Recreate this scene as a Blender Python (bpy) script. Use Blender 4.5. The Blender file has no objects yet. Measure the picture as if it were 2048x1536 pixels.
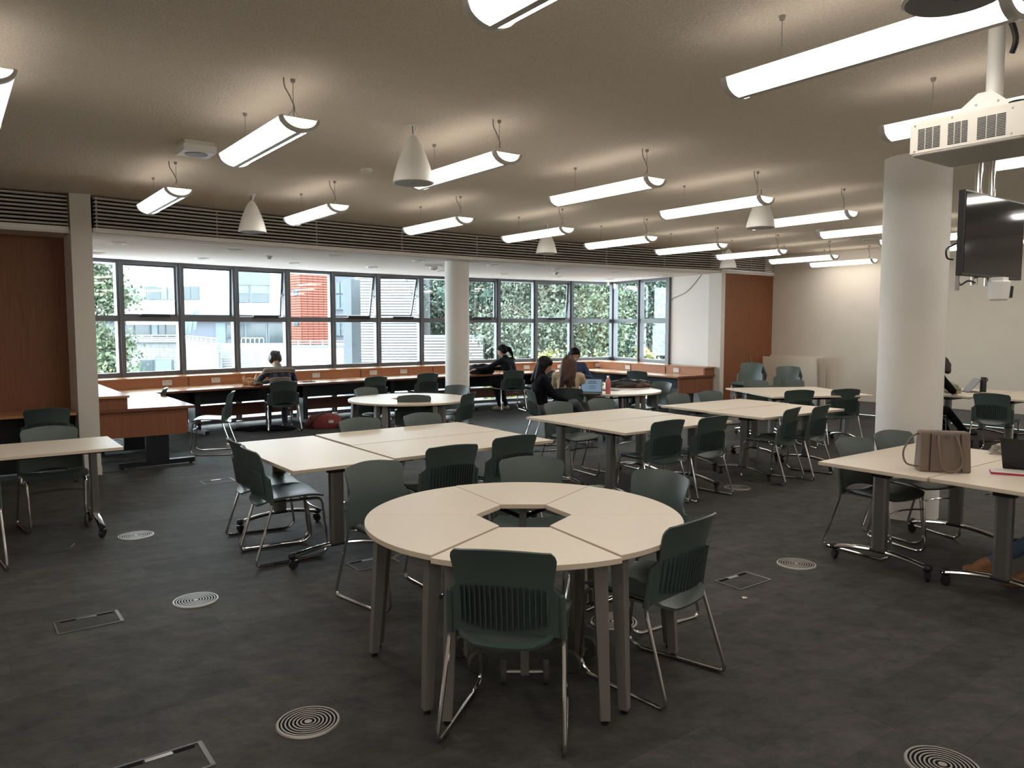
import bpy, bmesh, math, random
from mathutils import Vector, Matrix
random.seed(7)
SC = bpy.context.scene
COL = SC.collection
PI = math.pi
# ------------------------------------------------------------------ camera
CAM_H, FPX, PITCH = 1.68, 1523.0, math.radians(4.348)
cam = bpy.data.cameras.new('camera')
cam.sensor_width = 36.0
cam.lens = FPX / 2048 * 36
cam.clip_start, cam.clip_end = 0.05, 400
camo = bpy.data.objects.new('camera', cam)
camo.location = (0, 0, CAM_H)
camo.rotation_euler = (PI / 2 - PITCH, 0, 0)
COL.objects.link(camo)
SC.camera = camo
# ------------------------------------------------------------------ sky, exposure
SKY_STRENGTH = 14.0
LAMP_STRENGTH = 13.5
w = bpy.data.worlds.new('sky')
SC.world = w
w.use_nodes = True
bg = w.node_tree.nodes['Background']
bg.inputs[0].default_value = (0.86, 0.93, 1.0, 1)
bg.inputs[1].default_value = SKY_STRENGTH
SC.view_settings.view_transform = 'Standard'
SC.view_settings.look = 'None'
SC.view_settings.gamma = 1.0
SC.view_settings.use_curve_mapping = False
SC.view_settings.exposure = 0.15
SC.cycles.max_bounces = 9
SC.cycles.diffuse_bounces = 5
SC.cycles.transparent_max_bounces = 16
SC.cycles.caustics_reflective = False
SC.cycles.caustics_refractive = False
SC.cycles.sample_clamp_indirect = 8
# ------------------------------------------------------------------ coordinates
TH = math.radians(36.7)            # the room's grid is turned by this against the view
E1 = (math.cos(TH), math.sin(TH))
E2 = (-E1[1], E1[0])
def R(a, b, z=0.0):
    return Vector((a * E1[0] + b * E2[0], a * E1[1] + b * E2[1], z))
def AB(p):
    return (p[0] * E1[0] + p[1] * E1[1], p[0] * E2[0] + p[1] * E2[1])
def ray(x, y):
    a = (x - 1024) / FPX; b = (768 - y) / FPX
    return Vector((a, math.cos(PITCH) + b * math.sin(PITCH), -math.sin(PITCH) + b * math.cos(PITCH)))
def at(x, y, z=0.0):               # a pixel's ray meets the level z
    d = ray(x, y); t = (z - CAM_H) / d.z
    return Vector((d.x * t, d.y * t, z))
def deep(x, y, dist):              # a pixel's ray at a forward distance
    d = ray(x, y); t = dist / d.y
    return Vector((d.x * t, dist, CAM_H + d.z * t))
# ------------------------------------------------------------------ materials
def newmat(name):
    m = bpy.data.materials.new(name); m.use_nodes = True
    nt = m.node_tree
    return m, nt, nt.nodes['Principled BSDF']
def mat(name, col, rough=0.5, metal=0.0, var=0.0, scale=8.0, bump=0.0, bscale=60.0, stretch=None, spec=None, coat=0.0):
    m, nt, b = newmat(name)
    b.inputs['Base Color'].default_value = (*col, 1)
    b.inputs['Roughness'].default_value = rough
    b.inputs['Metallic'].default_value = metal
    if spec is not None: b.inputs['Specular IOR Level'].default_value = spec
    if coat: b.inputs['Coat Weight'].default_value = coat
    if var or bump:
        tc = nt.nodes.new('ShaderNodeTexCoord'); mp = nt.nodes.new('ShaderNodeMapping')
        nt.links.new(tc.outputs['Object'], mp.inputs[0])
        if stretch: mp.inputs['Scale'].default_value = stretch
    if var:
        n = nt.nodes.new('ShaderNodeTexNoise'); n.inputs['Scale'].default_value = scale; n.inputs['Detail'].default_value = 6
        nt.links.new(mp.outputs[0], n.inputs['Vector'])
        r = nt.nodes.new('ShaderNodeValToRGB')
        r.color_ramp.elements[0].position = 0.3; r.color_ramp.elements[1].position = 0.7
        r.color_ramp.elements[0].color = (*[c * (1 - var) for c in col], 1)
        r.color_ramp.elements[1].color = (*[min(1, c * (1 + var)) for c in col], 1)
        nt.links.new(n.outputs[0], r.inputs[0]); nt.links.new(r.outputs[0], b.inputs['Base Color'])
    if bump:
        n2 = nt.nodes.new('ShaderNodeTexNoise'); n2.inputs['Scale'].default_value = bscale; n2.inputs['Detail'].default_value = 4
        nt.links.new(mp.outputs[0], n2.inputs['Vector'])
        bp = nt.nodes.new('ShaderNodeBump'); bp.inputs['Strength'].default_value = bump; bp.inputs['Distance'].default_value = 0.02
        nt.links.new(n2.outputs[0], bp.inputs['Height']); nt.links.new(bp.outputs[0], b.inputs['Normal'])
    return m
def emat(name, col, s, base=0.8):
    m, nt, b = newmat(name)
    b.inputs['Base Color'].default_value = (base, base, base, 1)
    b.inputs['Emission Color'].default_value = (*col, 1)
    b.inputs['Emission Strength'].default_value = s
    return m
def glassmat(name, tint, gloss=1.0):
    m = bpy.data.materials.new(name); m.use_nodes = True
    nt = m.node_tree; nt.nodes.clear()
    o = nt.nodes.new('ShaderNodeOutputMaterial'); mx = nt.nodes.new('ShaderNodeMixShader')
    t = nt.nodes.new('ShaderNodeBsdfTransparent'); g = nt.nodes.new('ShaderNodeBsdfGlossy'); f = nt.nodes.new('ShaderNodeLayerWeight'); pw = nt.nodes.new('ShaderNodeMath'); ma = nt.nodes.new('ShaderNodeMath')
    t.inputs[0].default_value = (*tint, 1); g.inputs['Roughness'].default_value = 0.02
    g.inputs[0].default_value = (gloss, gloss, gloss, 1)
    f.inputs[0].default_value = 0.5; pw.operation = 'POWER'; pw.inputs[1].default_value = 5.0; ma.operation = 'MULTIPLY_ADD'; ma.inputs[1].default_value = 0.9; ma.inputs[2].default_value = 0.03
    nt.links.new(f.outputs['Facing'], pw.inputs[0]); nt.links.new(pw.outputs[0], ma.inputs[0])
    nt.links.new(ma.outputs[0], mx.inputs[0]); nt.links.new(t.outputs[0], mx.inputs[1]); nt.links.new(g.outputs[0], mx.inputs[2])
    nt.links.new(mx.outputs[0], o.inputs[0])
    return m
def woodmat(name, c0, c1, rough=0.4, ax=2):
    m, nt, b = newmat(name)
    tc = nt.nodes.new('ShaderNodeTexCoord'); mp = nt.nodes.new('ShaderNodeMapping')
    sc = [14, 14, 14]; sc[ax] = 0.9
    mp.inputs['Scale'].default_value = sc
    n = nt.nodes.new('ShaderNodeTexNoise'); n.inputs['Scale'].default_value = 3.0; n.inputs['Detail'].default_value = 8; n.inputs['Roughness'].default_value = 0.65
    r = nt.nodes.new('ShaderNodeValToRGB')
    r.color_ramp.elements[0].position = 0.3; r.color_ramp.elements[1].position = 0.72
    r.color_ramp.elements[0].color = (*c0, 1); r.color_ramp.elements[1].color = (*c1, 1)
    nt.links.new(tc.outputs['Object'], mp.inputs[0]); nt.links.new(mp.outputs[0], n.inputs['Vector'])
    nt.links.new(n.outputs[0], r.inputs[0]); nt.links.new(r.outputs[0], b.inputs['Base Color'])
    b.inputs['Roughness'].default_value = rough
    return m
M = {}
M['ceiling'] = mat('sprayed_ceiling', (0.72, 0.64, 0.525), 0.95, var=0.09, scale=70, bump=0.7, bscale=80)
M['wall'] = mat('wall_paint', (0.67, 0.615, 0.53), 0.85, var=0.02, scale=3)
M['baywall'] = mat('bay_paint', (0.80, 0.775, 0.735), 0.85)
M['post'] = mat('post_paint', (0.72, 0.685, 0.62), 0.7)
M['column'] = mat('column_paint', (0.78, 0.755, 0.715), 0.6, var=0.02, scale=4)
M['skirt'] = mat('grey_skirting', (0.17, 0.16, 0.15), 0.6)
M['wood'] = woodmat('beech_veneer', (0.42, 0.17, 0.075), (0.52, 0.23, 0.11), 0.45, 0)
M['woodpanel'] = woodmat('panel_veneer', (0.20, 0.072, 0.03), (0.27, 0.105, 0.047), 0.5, 2)
M['woodtop'] = woodmat('beech_top', (0.42, 0.19, 0.085), (0.52, 0.27, 0.13), 0.22, 0)
M['lip'] = woodmat('dark_lipping', (0.16, 0.05, 0.025), (0.21, 0.075, 0.035), 0.4, 0)
M['slat'] = mat('louvre_metal', (0.50, 0.47, 0.42), 0.5, 0.0)
M['void'] = mat('void_shade_black', (0.010, 0.011, 0.013), 0.9, spec=0.05)  # black stands in for the shade inside ducts, wells and slots
M['frame'] = mat('window_alu', (0.13, 0.14, 0.155), 0.4, 0.2)
M['glass'] = glassmat('window_glass', (0.93, 0.97, 0.965))
M['laminate'] = mat('cream_laminate', (0.74, 0.665, 0.55), 0.38, var=0.015, scale=30)
M['edge'] = mat('cream_edging', (0.66, 0.56, 0.44), 0.5)
M['chrome'] = mat('chrome', (0.62, 0.61, 0.60), 0.14, 1.0)
M['steel'] = mat('brushed_steel', (0.30, 0.29, 0.28), 0.3, 0.9)
M['greyleg'] = mat('grey_powder_coat', (0.20, 0.19, 0.175), 0.45, 0.25)
M['black'] = mat('black_plastic', (0.013, 0.013, 0.014), 0.45)
M['blackmetal'] = mat('black_metal', (0.018, 0.02, 0.024), 0.35, 0.3)
M['rubber'] = mat('grey_rubber', (0.07, 0.07, 0.07), 0.6)
M['chair'] = mat('green_polypropylene', (0.068, 0.094, 0.088), 0.36, bump=0.06, bscale=500)
M['rib'] = mat('green_polypropylene_rib', (0.058, 0.082, 0.077), 0.4)
M['white'] = mat('white_plastic', (0.78, 0.77, 0.74), 0.4)
M['offwhite'] = mat('offwhite_plastic', (0.66, 0.63, 0.56), 0.45)
M['greyplastic'] = mat('grey_plastic', (0.20, 0.20, 0.205), 0.5)
M['meshgrey'] = mat('speaker_grille', (0.34, 0.34, 0.345), 0.6, bump=0.3, bscale=900)
M['lampmetal'] = mat('lamp_grey', (0.58, 0.56, 0.53), 0.45, 0.1)
M['wire'] = mat('wire_grey', (0.28, 0.25, 0.21), 0.5, 0.4)
M['lamp'] = emat('lamp_diffuser', (1.0, 0.93, 0.85), LAMP_STRENGTH)
M['lampsoft'] = emat('lamp_soft_top', (1.0, 0.93, 0.85), LAMP_STRENGTH * 0.08)
M['tube'] = emat('lamp_tube', (1.0, 0.93, 0.85), LAMP_STRENGTH * 0.5)
M['screenoff'] = mat('screen_black', (0.012, 0.012, 0.013), 0.07)
M['grille'] = mat('floor_grille_alu', (0.36, 0.34, 0.31), 0.4, 0.6)
M['boxframe'] = mat('floor_box_frame', (0.16, 0.16, 0.16), 0.45, 0.5)
def carpetmat(name, c):
    m, nt, b = newmat(name)
    g = nt.nodes.new('ShaderNodeNewGeometry')
    mp = nt.nodes.new('ShaderNodeMapping'); mp.inputs['Rotation'].default_value = (0, 0, -TH); mp.inputs['Scale'].default_value = (1.0, 1.45, 1)
    n = nt.nodes.new('ShaderNodeTexNoise'); n.inputs['Scale'].default_value = 5.5; n.inputs['Detail'].default_value = 10; n.inputs['Roughness'].default_value = 0.8
    n2 = nt.nodes.new('ShaderNodeTexNoise'); n2.inputs['Scale'].default_value = 260; n2.inputs['Detail'].default_value = 2
    mth = nt.nodes.new('ShaderNodeMath'); mth.operation = 'MULTIPLY_ADD'; mth.inputs[1].default_value = 0.35; 
    r = nt.nodes.new('ShaderNodeValToRGB')
    r.color_ramp.elements[0].position = 0.50; r.color_ramp.elements[1].position = 0.86
    r.color_ramp.elements[0].color = (*[v * 0.50 for v in c], 1); r.color_ramp.elements[1].color = (*[v * 1.6 for v in c], 1)
    nt.links.new(g.outputs['Position'], mp.inputs[0]); nt.links.new(mp.outputs[0], n.inputs['Vector']); nt.links.new(g.outputs['Position'], n2.inputs['Vector'])
    nt.links.new(n2.outputs[0], mth.inputs[0]); nt.links.new(n.outputs[0], mth.inputs[2])
    nt.links.new(mth.outputs[0], r.inputs[0]); nt.links.new(r.outputs[0], b.inputs['Base Color'])
    bp = nt.nodes.new('ShaderNodeBump'); bp.inputs['Strength'].default_value = 0.5; bp.inputs['Distance'].default_value = 0.004
    nt.links.new(n2.outputs[0], bp.inputs['Height']); nt.links.new(bp.outputs[0], b.inputs['Normal'])
    b.inputs['Roughness'].default_value = 0.68; b.inputs['Specular IOR Level'].default_value = 0.20
    return m
CARPET = [carpetmat('carpet_shade', tuple(v * k for v in (0.050, 0.0485, 0.0455))) for k in (0.82, 0.93, 1.0, 1.08, 1.2)]
# ------------------------------------------------------------------ mesh helpers
class MB:
    def __init__(s): s.v = []; s.f = []; s.mi = []
    def add(s, vs, fs, mi=0):
        o = len(s.v); s.v += [tuple(q) for q in vs]; s.f += [tuple(i + o for i in f) for f in fs]; s.mi += [mi] * len(fs); return s
    def box(s, c, d, rz=0.0, mi=0, tilt=None):
        hx, hy, hz = d[0] / 2, d[1] / 2, d[2] / 2
        pts = [Vector((x, y, z)) for x in (-hx, hx) for y in (-hy, hy) for z in (-hz, hz)]
        if tilt is not None: pts = [tilt @ q for q in pts]
        if rz:
            m = Matrix.Rotation(rz, 3, 'Z'); pts = [m @ q for q in pts]
        c = Vector(c)
        return s.add([q + c for q in pts], [(0, 1, 3, 2), (4, 6, 7, 5), (0, 4, 5, 1), (2, 3, 7, 6), (0, 2, 6, 4), (1, 5, 7, 3)], mi)
    def span(s, x0, x1, y0, y1, z0, z1, mi=0):
        return s.box(((x0 + x1) / 2, (y0 + y1) / 2, (z0 + z1) / 2), (x1 - x0, y1 - y0, z1 - z0), 0, mi)
    def prism(s, poly, z0, z1, mi=0, mi_side=None):
        n = len(poly)
        vs = [(p[0], p[1], z0) for p in poly] + [(p[0], p[1], z1) for p in poly]
        s.add(vs, [tuple(range(n - 1, -1, -1)), tuple(range(n, 2 * n))], mi)
        o = len(s.v) - 2 * n
        for i in range(n):
            j = (i + 1) % n
            s.f.append((o + i, o + j, o + n + j, o + n + i)); s.mi.append(mi if mi_side is None else mi_side)
        return s
    def tube(s, pts, r, n=8, mi=0, caps=True, flat=None):
        pts = [Vector(p) for p in pts]; k = len(pts)
        rs = r if isinstance(r, (list, tuple)) else [r] * k
        t0 = (pts[1] - pts[0]).normalized()
        up = Vector((0, 0, 1)) if abs(t0.z) < 0.9 else Vector((0, 1, 0))
        nx = t0.cross(up).normalized(); rings = []; tp = t0
        for i in range(k):
            a = pts[max(i - 1, 0)]; b = pts[min(i + 1, k - 1)]
            t = (b - a)
            t = t.normalized() if t.length > 1e-9 else tp
            q = tp.rotation_difference(t); nx = (q @ nx).normalized(); ny = t.cross(nx).normalized(); tp = t
            fx, fy = (1, 1) if flat is None else flat
            rings.append([pts[i] + nx * (math.cos(2 * PI * j / n) * rs[i] * fx) + ny * (math.sin(2 * PI * j / n) * rs[i] * fy) for j in range(n)])
        vs = [q for g in rings for q in g]; fs = []
        for i in range(k - 1):
            for j in range(n):
                j2 = (j + 1) % n
                fs.append((i * n + j, i * n + j2, (i + 1) * n + j2, (i + 1) * n + j))
        if caps: fs += [tuple(range(n - 1, -1, -1)), tuple((k - 1) * n + j for j in range(n))]
        return s.add(vs, fs, mi)
    def lathe(s, prof, n=20, c=(0, 0, 0), mi=0, axis='Z'):
        vs = []; fs = []
        for (r, z) in prof:
            for j in range(n):
                a = 2 * PI * j / n
                q = (r * math.cos(a), r * math.sin(a), z)
                if axis == 'X': q = (q[2], q[0], q[1])
                elif axis == 'Y': q = (q[0], q[2], q[1])
                vs.append((q[0] + c[0], q[1] + c[1], q[2] + c[2]))
        for i in range(len(prof) - 1):
            for j in range(n):
                j2 = (j + 1) % n; fs.append((i * n + j, i * n + j2, (i + 1) * n + j2, (i + 1) * n + j))
        if prof[0][0] > 1e-6: fs.append(tuple(range(n - 1, -1, -1)))
        if prof[-1][0] > 1e-6: fs.append(tuple((len(prof) - 1) * n + j for j in range(n)))
        return s.add(vs, fs, mi)
    def shell(s, fn, nu, nv, th, mi=0):      # a sheet fn(u,v) -> point, thickened along its normals
        P0 = [[Vector(fn(i / nu, j / nv)) for i in range(nu + 1)] for j in range(nv + 1)]
        N = []
        for j in range(nv + 1):
            row = []
            for i in range(nu + 1):
                du = P0[j][min(i + 1, nu)] - P0[j][max(i - 1, 0)]; dv = P0[min(j + 1, nv)][i] - P0[max(j - 1, 0)][i]
                nn = du.cross(dv); row.append(nn.normalized() if nn.length > 1e-12 else Vector((0, 0, 1)))
            N.append(row)
        W = nu + 1; vs = [P0[j][i] for j in range(nv + 1) for i in range(W)] + [P0[j][i] - N[j][i] * th for j in range(nv + 1) for i in range(W)]
        o = W * (nv + 1); fs = []
        for j in range(nv):
            for i in range(nu):
                a, b, c, d = j * W + i, j * W + i + 1, (j + 1) * W + i + 1, (j + 1) * W + i
                fs.append((a, b, c, d)); fs.append((o + d, o + c, o + b, o + a))
        for i in range(nu):
            fs.append((i + 1, i, o + i, o + i + 1)); t = nv * W; fs.append((t + i, t + i + 1, o + t + i + 1, o + t + i))
        for j in range(nv):
            a, b = j * W, (j + 1) * W; fs.append((a, b, o + b, o + a)); a += nu; b += nu; fs.append((b, a, o + a, o + b))
        return s.add(vs, fs, mi)
    def mesh(s, name, mats, smooth=35):
        me = bpy.data.meshes.new(name); me.from_pydata(s.v, [], s.f)
        for m in (mats if isinstance(mats, (list, tuple)) else [mats]): me.materials.append(M[m] if isinstance(m, str) else m)
        if any(s.mi): me.polygons.foreach_set('material_index', s.mi)
        me.update()
        bm = bmesh.new(); bm.from_mesh(me); bmesh.ops.recalc_face_normals(bm, faces=bm.faces); bm.to_mesh(me); bm.free()
        if smooth:
            me.shade_smooth(); me.set_sharp_from_angle(angle=math.radians(smooth))
        return me
    def build(s, name, mats, parent=None, loc=None, rz=0.0, smooth=35, bevel=0.0):
        o = bpy.data.objects.new(name, s.mesh(name, mats, smooth)); COL.objects.link(o)
        if parent is not None: o.parent = parent
        if loc is not None: o.location = loc
        if rz: o.rotation_euler = (0, 0, rz)
        if bevel:
            bv = o.modifiers.new('soft_edge', 'BEVEL'); bv.width = bevel; bv.segments = 2; bv.limit_method = 'ANGLE'
        return o
def inst(name, me, parent=None, loc=(0, 0, 0), rz=0.0, rot=None):
    o = bpy.data.objects.new(name, me); COL.objects.link(o); o.parent = parent; o.location = loc
    o.rotation_euler = rot if rot is not None else (0, 0, rz)
    return o
def tag(o, label, cat, group=None):
    o['label'] = label; o['category'] = cat
    if group: o['group'] = group
    return o
def struct(o): o['kind'] = 'structure'; return o
def empty(name, loc=(0, 0, 0), rz=0.0, parent=None):
    o = bpy.data.objects.new(name, None); COL.objects.link(o); o.location = loc; o.rotation_euler = (0, 0, rz); o.parent = parent
    o.empty_display_size = 0.1
    return o
def thing(name, label, cat, loc=(0, 0, 0), rz=0.0, group=None):
    return tag(empty(name, loc, rz), label, cat, group)
KIDS = {}
def dup(root, loc, rz, label, group=None):
    if root.name not in KIDS:
        KIDS[root.name] = [(c, list(c.children)) for c in root.children]
    r = root.copy(); COL.objects.link(r); r.location = loc; r.rotation_euler = (0, 0, rz); r['label'] = label
    if group: r['group'] = group
    for c, gs in KIDS[root.name]:
        d = c.copy(); COL.objects.link(d); d.parent = r
        for g in gs:
            h = g.copy(); COL.objects.link(h); h.parent = d
    return r
def fillet(pts, rad, n=4):
    pts = [Vector(p) for p in pts]; out = [pts[0]]
    for i in range(1, len(pts) - 1):
        p = pts[i]; a = pts[i - 1] - p; b = pts[i + 1] - p
        r = min(rad, a.length * 0.45, b.length * 0.45); s0 = p + a.normalized() * r; s1 = p + b.normalized() * r
        for k in range(n + 1):
            t = k / n; out.append(s0 * (1 - t) ** 2 + p * 2 * t * (1 - t) + s1 * t * t)
    out.append(pts[-1]); return out
def curvepts(pts, n=6):            # smooth line through the points
    pts = [Vector(p) for p in pts]; out = []
    for i in range(len(pts) - 1):
        p0 = pts[max(i - 1, 0)]; p1 = pts[i]; p2 = pts[i + 1]; p3 = pts[min(i + 2, len(pts) - 1)]
        for k in range(n):
            t = k / n
            out.append(0.5 * ((2 * p1) + (p2 - p0) * t + (2 * p0 - 5 * p1 + 4 * p2 - p3) * t * t + (3 * p1 - p0 - 3 * p2 + p3) * t ** 3))
    out.append(pts[-1]); return out
NUM = ['first', 'second', 'third', 'fourth', 'fifth', 'sixth', 'seventh', 'eighth', 'ninth', 'tenth', 'eleventh', 'twelfth', 'thirteenth', 'fourteenth', 'fifteenth', 'sixteenth']
# ================================================================== the room
CEIL, SOFF = 3.13, 2.72
A0, A1 = 1.25, 12.30               # the bay's ends
def band(a): return 10.12 - 0.0155 * (a - 6.8) ** 2
def winb(a): return 13.90 - 0.022 * (a - 7.3) ** 2
def upb(a): return 13.36 - 0.022 * (a - 7.3) ** 2
def deskb(a): return 12.42 - 0.022 * (a - 7.3) ** 2
WL, WR = 1.35, 12.86               # where the curved window wall starts and ends
RA, LA, BB = 14.0, -4.5, -5.0
def rayhit(x, fn):                 # the a at which a pixel column meets a curve b = fn(a)
    d = ray(x, 652); lo, hi = 2.0, 40.0
    for _ in range(60):
        m = (lo + hi) / 2; a, b = AB(d * m / d.y)
        if b < fn(a): lo = m
        else: hi = m
    return AB(d * lo / d.y)[0]
def arc(fn, a0, a1, n): return [(a0 + (a1 - a0) * i / n, fn(a0 + (a1 - a0) * i / n)) for i in range(n + 1)]
# floor: slab and carpet planks
fl = MB().prism([R(*q)[:2] for q in [(LA, BB), (RA, BB), (RA, 9.7), (A1 + 0.7, 14.2), (A0 - 0.4, 14.2), (LA, 10.6)]], -0.2, -0.006).build('floor', CARPET[2], smooth=0)
struct(fl)
plank_me = []
for k in range(5):
    plank_me.append(MB().span(-0.4995, 0.4995, -0.1245, 0.1245, -0.006, 0.0).mesh('carpet_tile', CARPET[k], 0))
planks = []
for j in range(int((14.0 - BB) / 0.25)):
    b = BB + 0.125 + 0.25 * j
    off = (j * 0.37) % 1.0
    for i in range(-6, 16):
        a = i + off
        if b > 9.6 and (a > A1 or a < A0 + 0.4 or b > winb(a) - 0.15): continue
        if not (LA + 0.5 < a < RA - 0.5): continue
        planks.append((a, b))
def seen(a, b):
    p = R(a, b); return p.y > 2.4 and abs(p.x) < 0.70 * p.y + 0.5
planks.sort(key=lambda q: (0 if seen(*q) else 1, R(*q).length))
far = MB()
for n, (a, b) in enumerate(planks):
    k = random.choice((0, 1, 1, 2, 2, 3, 3, 4))
    if n < 300:
        inst('carpet_tile', plank_me[k], fl, R(a, b), TH)
    else:
        c = R(a, b, -0.003); far.box(c, (0.999, 0.249, 0.006), TH, k)
fo = far.build('carpet_tile_field', CARPET, fl, smooth=0); fo['kind'] = 'stuff'
# ceiling
cp = [(LA, BB), (RA, BB), (RA, 9.95), (A1, 9.95)] + [(a, b) for a, b in reversed(arc(lambda a: band(a) + 0.4, A0, A1, 24))] + [(A0, 10.1), (LA, 10.1)]
struct(MB().prism([R(a, b)[:2] for a, b in cp], CEIL, CEIL + 0.15).build('ceiling', 'ceiling', smooth=0))
sp_ = arc(lambda a: band(a) - 0.02, A0 + 0.14, A1, 24) + [(WR + 0.2, winb(WR) + 0.1)] + list(reversed(arc(lambda a: winb(a) + 0.06, WL - 0.1, WR, 24)))
struct(MB().prism([R(a, b)[:2] for a, b in sp_], SOFF, SOFF + 0.05).build('ceiling_bay', 'baywall', smooth=0))
# plain walls
def wallbox(name, p, q, z0, z1, th, m, parent=None):
    p, q = R(*p), R(*q); d = q - p; n = Vector((-d.y, d.x, 0)).normalized() * th
    poly = [p[:2], q[:2], (q + n)[:2], (p + n)[:2]]
    return struct(MB().prism(poly, z0, z1).build(name, m, parent, smooth=0))
wallbox('wall_right', (RA, BB), (RA, 10.0), 0.25, CEIL, -0.15, 'wall')
wallbox('baseboard_right', (RA + 0.02, BB), (RA + 0.02, 9.62), 0, 0.25, -0.12, 'skirt')
wallbox('wall_back', (LA, BB), (RA, BB), 0, CEIL, -0.15, 'wall')
wallbox('wall_left', (LA, BB), (LA, 10.4), 0, CEIL, 0.15, 'wall')
# louvre band: slats bay by bay
def louvre(name, pts, nslat=8):
    o = struct(empty(name))
    z0, z1 = SOFF + 0.055, CEIL - 0.012
    pitch = (z1 - z0) / nslat
    vb = MB()
    for (p, q) in zip(pts, pts[1:]):
        P0, P1 = R(*p), R(*q); d = P1 - P0; L = d.length; rz = math.atan2(d.y, d.x); mid = (P0 + P1) / 2
        n = Vector((-math.sin(rz), math.cos(rz), 0))
        me = MB().span(-L / 2, L / 2, -0.012, 0.06, -0.0105, 0.0105).mesh('slat', 'slat', 0)
        for k in range(nslat):
            inst('slat', me, o, (mid.x, mid.y, z0 + pitch * (k + 0.55)), rz)
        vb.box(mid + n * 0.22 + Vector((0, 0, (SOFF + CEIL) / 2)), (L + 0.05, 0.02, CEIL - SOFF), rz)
        inst('support_rod', MB().span(-0.006, 0.006, 0.014, 0.03, z0, z1).mesh('support_rod', 'slat', 0), o, P0 + (P1 - P0) * 0.02, rz)
        inst('bottom_rail', MB().span(-L / 2, L / 2, -0.03, 0.02, -0.03, 0.022).mesh('bottom_rail', 'baywall', 0), o, (mid.x, mid.y, SOFF + 0.03), rz)
    vb.build('duct_shade_sheet', 'void', o, smooth=0)  # black sheet painted as the shade behind the slats
    return o
louvre('trim_1', arc(band, A0 + 0.16, A1 - 0.04, 8))
louvre('trim_2', [(LA, 9.74), (-3.0, 9.74), (-1.6, 9.74), (-0.2, 9.74), (1.16, 9.74)])
louvre('trim_3', [(A1 + 0.10, 9.62), (A1 + 0.95, 9.62), (RA + 0.02, 9.62)])
# posts at the bay's ends
pm = MB()
pm.prism([R(a, b)[:2] for a, b in [(1.17, 9.66), (1.37, 9.62), (1.37, 10.4), (1.17, 10.4)]], 0.10, CEIL)
po = struct(pm.build('wall_post_left', 'post', smooth=0))
struct(MB().prism([R(a, b)[:2] for a, b in [(1.165, 9.655), (1.375, 9.612), (1.375, 9.9), (1.165, 10.3)]], 0, 0.10).build('baseboard_post', 'post', smooth=0))
struct(MB().prism([R(a, b)[:2] for a, b in [(A1 - 0.02, 9.60), (A1 + 0.10, 9.60), (A1 + 0.10, 9.9), (A1 - 0.02, 9.9)]], 0, CEIL).build('wall_post_right', 'post', smooth=0))
# left recess with wood panelling and a wood shelf-desk
struct(MB().prism([R(a, b)[:2] for a, b in [(LA, 9.72), (1.17, 9.72), (1.17, 10.32), (LA, 10.32)]], SOFF - 0.02, SOFF + 0.02).build('ceiling_recess', 'post', smooth=0))
for k in range(5):
    a1_ = 1.215 - 1.1 * k
    wallbox('wall_panel_left.%03d' % k if k else 'wall_panel_left', (a1_, 10.28), (a1_ - 1.096, 10.28), 0, SOFF, -0.04, 'woodpanel')
# closet doors on the right
cl = struct(empty('door_1'))
for k in range(2):
    c0 = A1 + 0.10 + k * 0.80; c1 = c0 + 0.799
    MB().prism([R(a, b)[:2] for a, b in [(c0, 9.62), (c1, 9.62), (c1, 9.66), (c0, 9.66)]], 0.03, SOFF).build('door_leaf', 'woodpanel', cl, smooth=0)
    hp = R(c1 - 0.05 if k == 0 else c0 + 0.05, 9.585, 0.98)
    MB().tube([hp - Vector((0, 0, 0.09)), hp + Vector((0, 0, 0.09))], 0.008, 8).build('door_handle', 'steel', cl)
# bay: hidden left return, right return
wallbox('wall_bay_left', (1.27, 10.35), (WL - 0.05, winb(WL)), 0, SOFF, 0.1, 'baywall')
Q0, Q1 = Vector((WR, winb(WR))), Vector((A1 + 0.02, 9.85))
def onret(t): q = Q0 + (Q1 - Q0) * t; return (q.x, q.y)
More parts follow.
